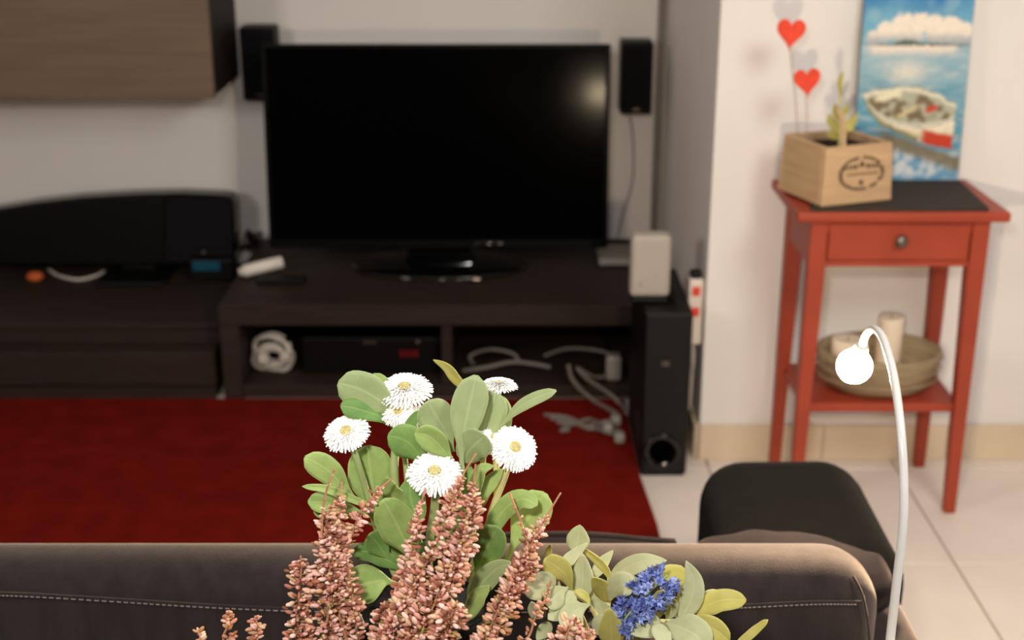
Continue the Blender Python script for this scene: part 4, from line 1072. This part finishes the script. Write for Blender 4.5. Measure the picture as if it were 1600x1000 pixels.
spike([(358, 953), (357, 975), (358, 1015)], 20, (0.965, 0.955), 24, 0.05, 1.3, 1.0, 0.3)
spike([(398, 962), (402, 980), (402, 1015)], 26, (0.96, 0.95), 25, 0.05, 1.2)
spike([(309, 983), (313, 995), (322, 1020)], 18, (0.93, 0.92), 26, 0.0, 1.6, 0.9, 1.0)
spike([(906, 968), (888, 985), (868, 1015)], 44, (0.90, 0.89), 27, 0.0, 1.2, 1.0)
spike([(925, 985), (915, 1000), (900, 1025)], 30, (0.90, 0.89), 28, 0.0, 1.2, 1.0, 0.3)
spike([(600, 940), (600, 970), (590, 1015)], 40, (0.945, 0.93), 29, 0.0, 1.1)
spike([(715, 940), (700, 975), (690, 1015)], 60, (0.91, 0.90), 30, 0.0, 1.1)
spike([(545, 890), (550, 930), (556, 970), (560, 1015)], 34, (0.955, 0.94), 31, 0.02, 1.0)
spike([(862, 905), (850, 940), (836, 965), (815, 1010)], 16, (0.965, 0.945), 32, 0.1, 1.0, 0.8, 0.5)

# ------------------------------------------------------------------ sage-like plant with grey-yellow leaves
SP = thing('sage_plant', 'potted plant with pale grey-green and yellowish oval leaves', 'plant', (0.11, 1.0, CZ))
bm = B(); add_lathe(bm, [(0.0, 0.0005), (0.046, 0.0005), (0.060, 0.112), (0.063, 0.116), (0.058, 0.116), (0.054, 0.10), (0.0, 0.10)], 0.115, 1.02, 32, z0=CZ); obj('pot', bm, M_black, SP)
bm = B(); add_lathe(bm, [(0.053, 0.1005), (0.03, 0.108), (0.0, 0.110)], 0.115, 1.02, 24, z0=CZ); obj('soil', bm, M_soil, SP)
A_, Y_ = M_sage, M_sagey
SL = [
 ([(898, 862), (903, 842), (906, 820)], 37, (1.04, 1.045), A_, 'ell', 0.1, 0.15),
 ([(874, 892), (892, 872), (918, 848)], 20, (1.01, 1.02), A_, 'ell', 0.2, 0.25),
 ([(905, 940), (910, 905), (910, 865)], 36, (1.01, 1.015), A_, 'ell', 0.1, 0.15),
 ([(894, 926), (884, 900), (866, 884), (850, 874)], 38, (1.00, 0.985), Y_, 'obov', 0.1, 0.12),
 ([(925, 905), (940, 882), (958, 860)], 20, (1.035, 1.04), A_, 'ell', 0.2, 0.2),
 ([(953, 904), (978, 888), (1008, 877), (1042, 876)], 30, (1.025, 1.01), A_, 'ell', 0.1, 0.15),
 ([(954, 903), (940, 882), (912, 858)], 14, (1.03, 1.03), Y_, 'strap', 0.4, 0.3),
 ([(952, 940), (960, 922), (974, 914), (992, 920)], 42, (1.00, 0.98), A_, 'obov', 0.0, 0.15),
 ([(948, 940), (940, 918), (925, 902)], 30, (1.005, 0.99), Y_, 'ell', 0.4, 0.2),
 ([(868, 918), (845, 915), (818, 925)], 44, (0.99, 0.97), A_, 'round', 0.2, 0.12),
 ([(888, 918), (874, 925), (862, 938), (852, 944)], 34, (0.985, 0.97), A_, 'obov', 0.0, 0.15),
 ([(896, 924), (884, 940), (872, 955), (856, 968)], 40, (0.99, 0.965), A_, 'ell', 0.1, 0.15),
 ([(922, 944), (904, 952), (890, 965), (876, 978)], 38, (0.985, 0.96), A_, 'obov', 0.1, 0.15),
 ([(898, 922), (912, 930), (922, 944)], 14, (0.99, 0.985), Y_, 'ell', 0.3, 0.2),
 ([(955, 1010), (955, 985), (952, 950)], 40, (0.965, 0.955), Y_, 'ell', 0.0, 0.10),
 ([(1028, 970), (1030, 948), (1036, 922)], 28, (0.985, 0.97), Y_, 'obov', 0.1, 0.1),
 ([(1040, 972), (1048, 955), (1054, 936)], 20, (0.99, 0.985), A_, 'obov', 0.2, 0.1),
 ([(1062, 968), (1068, 940), (1070, 908)], 24, (1.00, 1.00), Y_, 'ell', 0.1, 0.1),
 ([(1062, 970), (1078, 940), (1084, 910), (1072, 876)], 36, (0.985, 0.995), A_, 'ell', -0.1, 0.2),
 ([(1072, 920), (1055, 905), (1030, 905)], 46, (1.02, 1.01), Y_, 'obov', 0.1, 0.12),
 ([(1072, 962), (1100, 948), (1130, 938), (1166, 938)], 36, (0.995, 0.985), Y_, 'obov', 0.2, 0.2),
 ([(1078, 958), (1100, 938), (1122, 932), (1148, 934)], 26, (1.0, 0.995), A_, 'ell', -0.2, 0.15),
 ([(1048, 972), (1082, 975), (1112, 982), (1140, 1002)], 38, (0.975, 0.955), Y_, 'obov', -0.1, 0.25),
 ([(1040, 972), (1060, 980), (1085, 992), (1105, 1015)], 56, (0.97, 0.945), A_, 'obov', 0.1, 0.2),
 ([(1032, 972), (1010, 978), (985, 990)], 40, (0.975, 0.955), A_, 'ell', 0.1, 0.2),
 ([(1035, 975), (1035, 990), (1045, 1015)], 34, (0.97, 0.95), A_, 'ell', 0.3, 0.2),
 ([(1148, 1012), (1172, 992), (1200, 968)], 15, (0.99, 0.99), Y_, 'strap', 0.3, 0.3),
 ([(1000, 930), (998, 915), (988, 898)], 11, (1.0, 0.995), A_, 'ell', 0.3, 0.2),
 ([(1022, 915), (1015, 905), (1003, 895)], 12, (0.985, 0.975), Y_, 'strap', 0.3, 0.2),
 ([(935, 960), (932, 935), (928, 915)], 26, (1.02, 1.02), A_, 'ell', 0.3, 0.2),
 ([(945, 970), (938, 950), (935, 930)], 30, (1.01, 1.01), A_, 'ell', 0.0, 0.2),
 ([(905, 985), (890, 985), (868, 995)], 34, (0.98, 0.96), A_, 'ell', 0.2, 0.2),
 ([(930, 990), (940, 975), (960, 965)], 30, (0.99, 0.98), A_, 'ell', 0.3, 0.2),
 ([(870, 890), (858, 868), (860, 850)], 14, (1.02, 1.02), Y_, 'ell', 0.4, 0.2),
 ([(850, 965), (838, 955), (830, 940)], 26, (0.98, 0.97), A_, 'ell', 0.4, 0.2),
 ([(862, 975), (850, 985), (838, 1000)], 24, (0.975, 0.965), A_, 'ell', 0.3, 0.2),
 ([(985, 1000), (992, 985), (1005, 975)], 30, (0.985, 0.975), A_, 'ell', 0.2, 0.2),
]
for (pix, wd, D, m, prof, roll, fold) in SL: leaf(SP, pix, wd, D, m, prof, roll, fold, 0.08, 0.01)
for (pix, D, r) in (([(898, 862), (900, 900), (895, 925), (920, 990), (950, 1060)], (1.04, 1.0), 4), ([(953, 903), (950, 940), (948, 985), (960, 1060)], (1.02, 1.0), 4.5),
                    ([(895, 925), (920, 945), (945, 990), (965, 1060)], (0.99, 1.0), 4), ([(1030, 971), (1060, 969), (1078, 960)], (0.985, 0.99), 3.5), ([(1045, 971), (1030, 990), (1000, 1060)], (0.98, 1.0), 4.5),
                    ([(1150, 1012), (1110, 1040), (1030, 1075)], (0.99, 1.0), 4), ([(868, 895), (880, 935), (905, 980), (940, 1060)], (1.0, 1.0), 3)):
    stem(pix, D, r, M_stemy, SP)

# ------------------------------------------------------------------ blue grape-hyacinth spike
BP = thing('blue_flower_spike', 'blue flower spike with tiny pointed florets among the pale leaves', 'flower', (*at(960, 990, 0.985).xy, CZ+0.105))
axis = [at(1044, 900, 0.975), at(1020, 922, 0.97), at(995, 948, 0.965), at(970, 982, 0.962)]
low = Vector((0.09, 0.99, CZ+0.112))
bm = B(); add_tube(bm, [q + Vector((0, 0.005, -0.002)) for q in axis] + [axis[-1].lerp(low, 0.6), low], 0.0010, 8, 40); obj('stem', bm, M_stem, BP)
rnd = random.Random(44); spx = spline(axis, 60)
for k in range(115):
    t = rnd.random(); i = min(58, int(t*59)); p = spx[i]
    ax_ = (axis[0]-axis[-1]).normalized(); th = rnd.uniform(0, 6.28)
    s1 = ax_.cross(Vector((0, 1, 0))).normalized(); s2_ = ax_.cross(s1)
    o_ = s1*math.cos(th)+s2_*math.sin(th)*0.8
    p = p + o_*rnd.uniform(0.0015, 0.0125)*(0.75+0.4*math.sin(math.pi*t))
    dirv = (o_+ax_*rnd.uniform(0.0, 0.7)).normalized()
    u_ = dirv.cross(Vector((0.3, 0.2, 1))).normalized(); v_ = dirv.cross(u_)
    bm = B(); cc = []
    for q in range(6):
        a = q*1.047+rnd.uniform(-.2, .2); sd = u_*math.cos(a)+v_*math.sin(a); tp = p + dirv*0.0062 + sd*0.0056
        pr = dirv.cross(sd).normalized()*0.0017
        b0 = p + sd*0.0006
        mid = p + dirv*0.0036 + sd*0.0026
        v4 = [bm.verts.new(b0), bm.verts.new(mid+pr), bm.verts.new(tp), bm.verts.new(mid-pr), bm.verts.new(mid+dirv*0.0008-sd*0.0008)]
        for tri in ((0, 1, 4), (1, 2, 4), (2, 3, 4), (3, 0, 4), (0, 3, 1), (1, 3, 2)): bm.faces.new([v4[z] for z in tri])
    fo = obj('floret', bm, M_blue, BP)
    c0_ = rnd.choice([lin(124, 138, 198), lin(106, 122, 186), lin(150, 164, 216), lin(88, 102, 168)])
    set_tint(fo, lambda i: c0_)
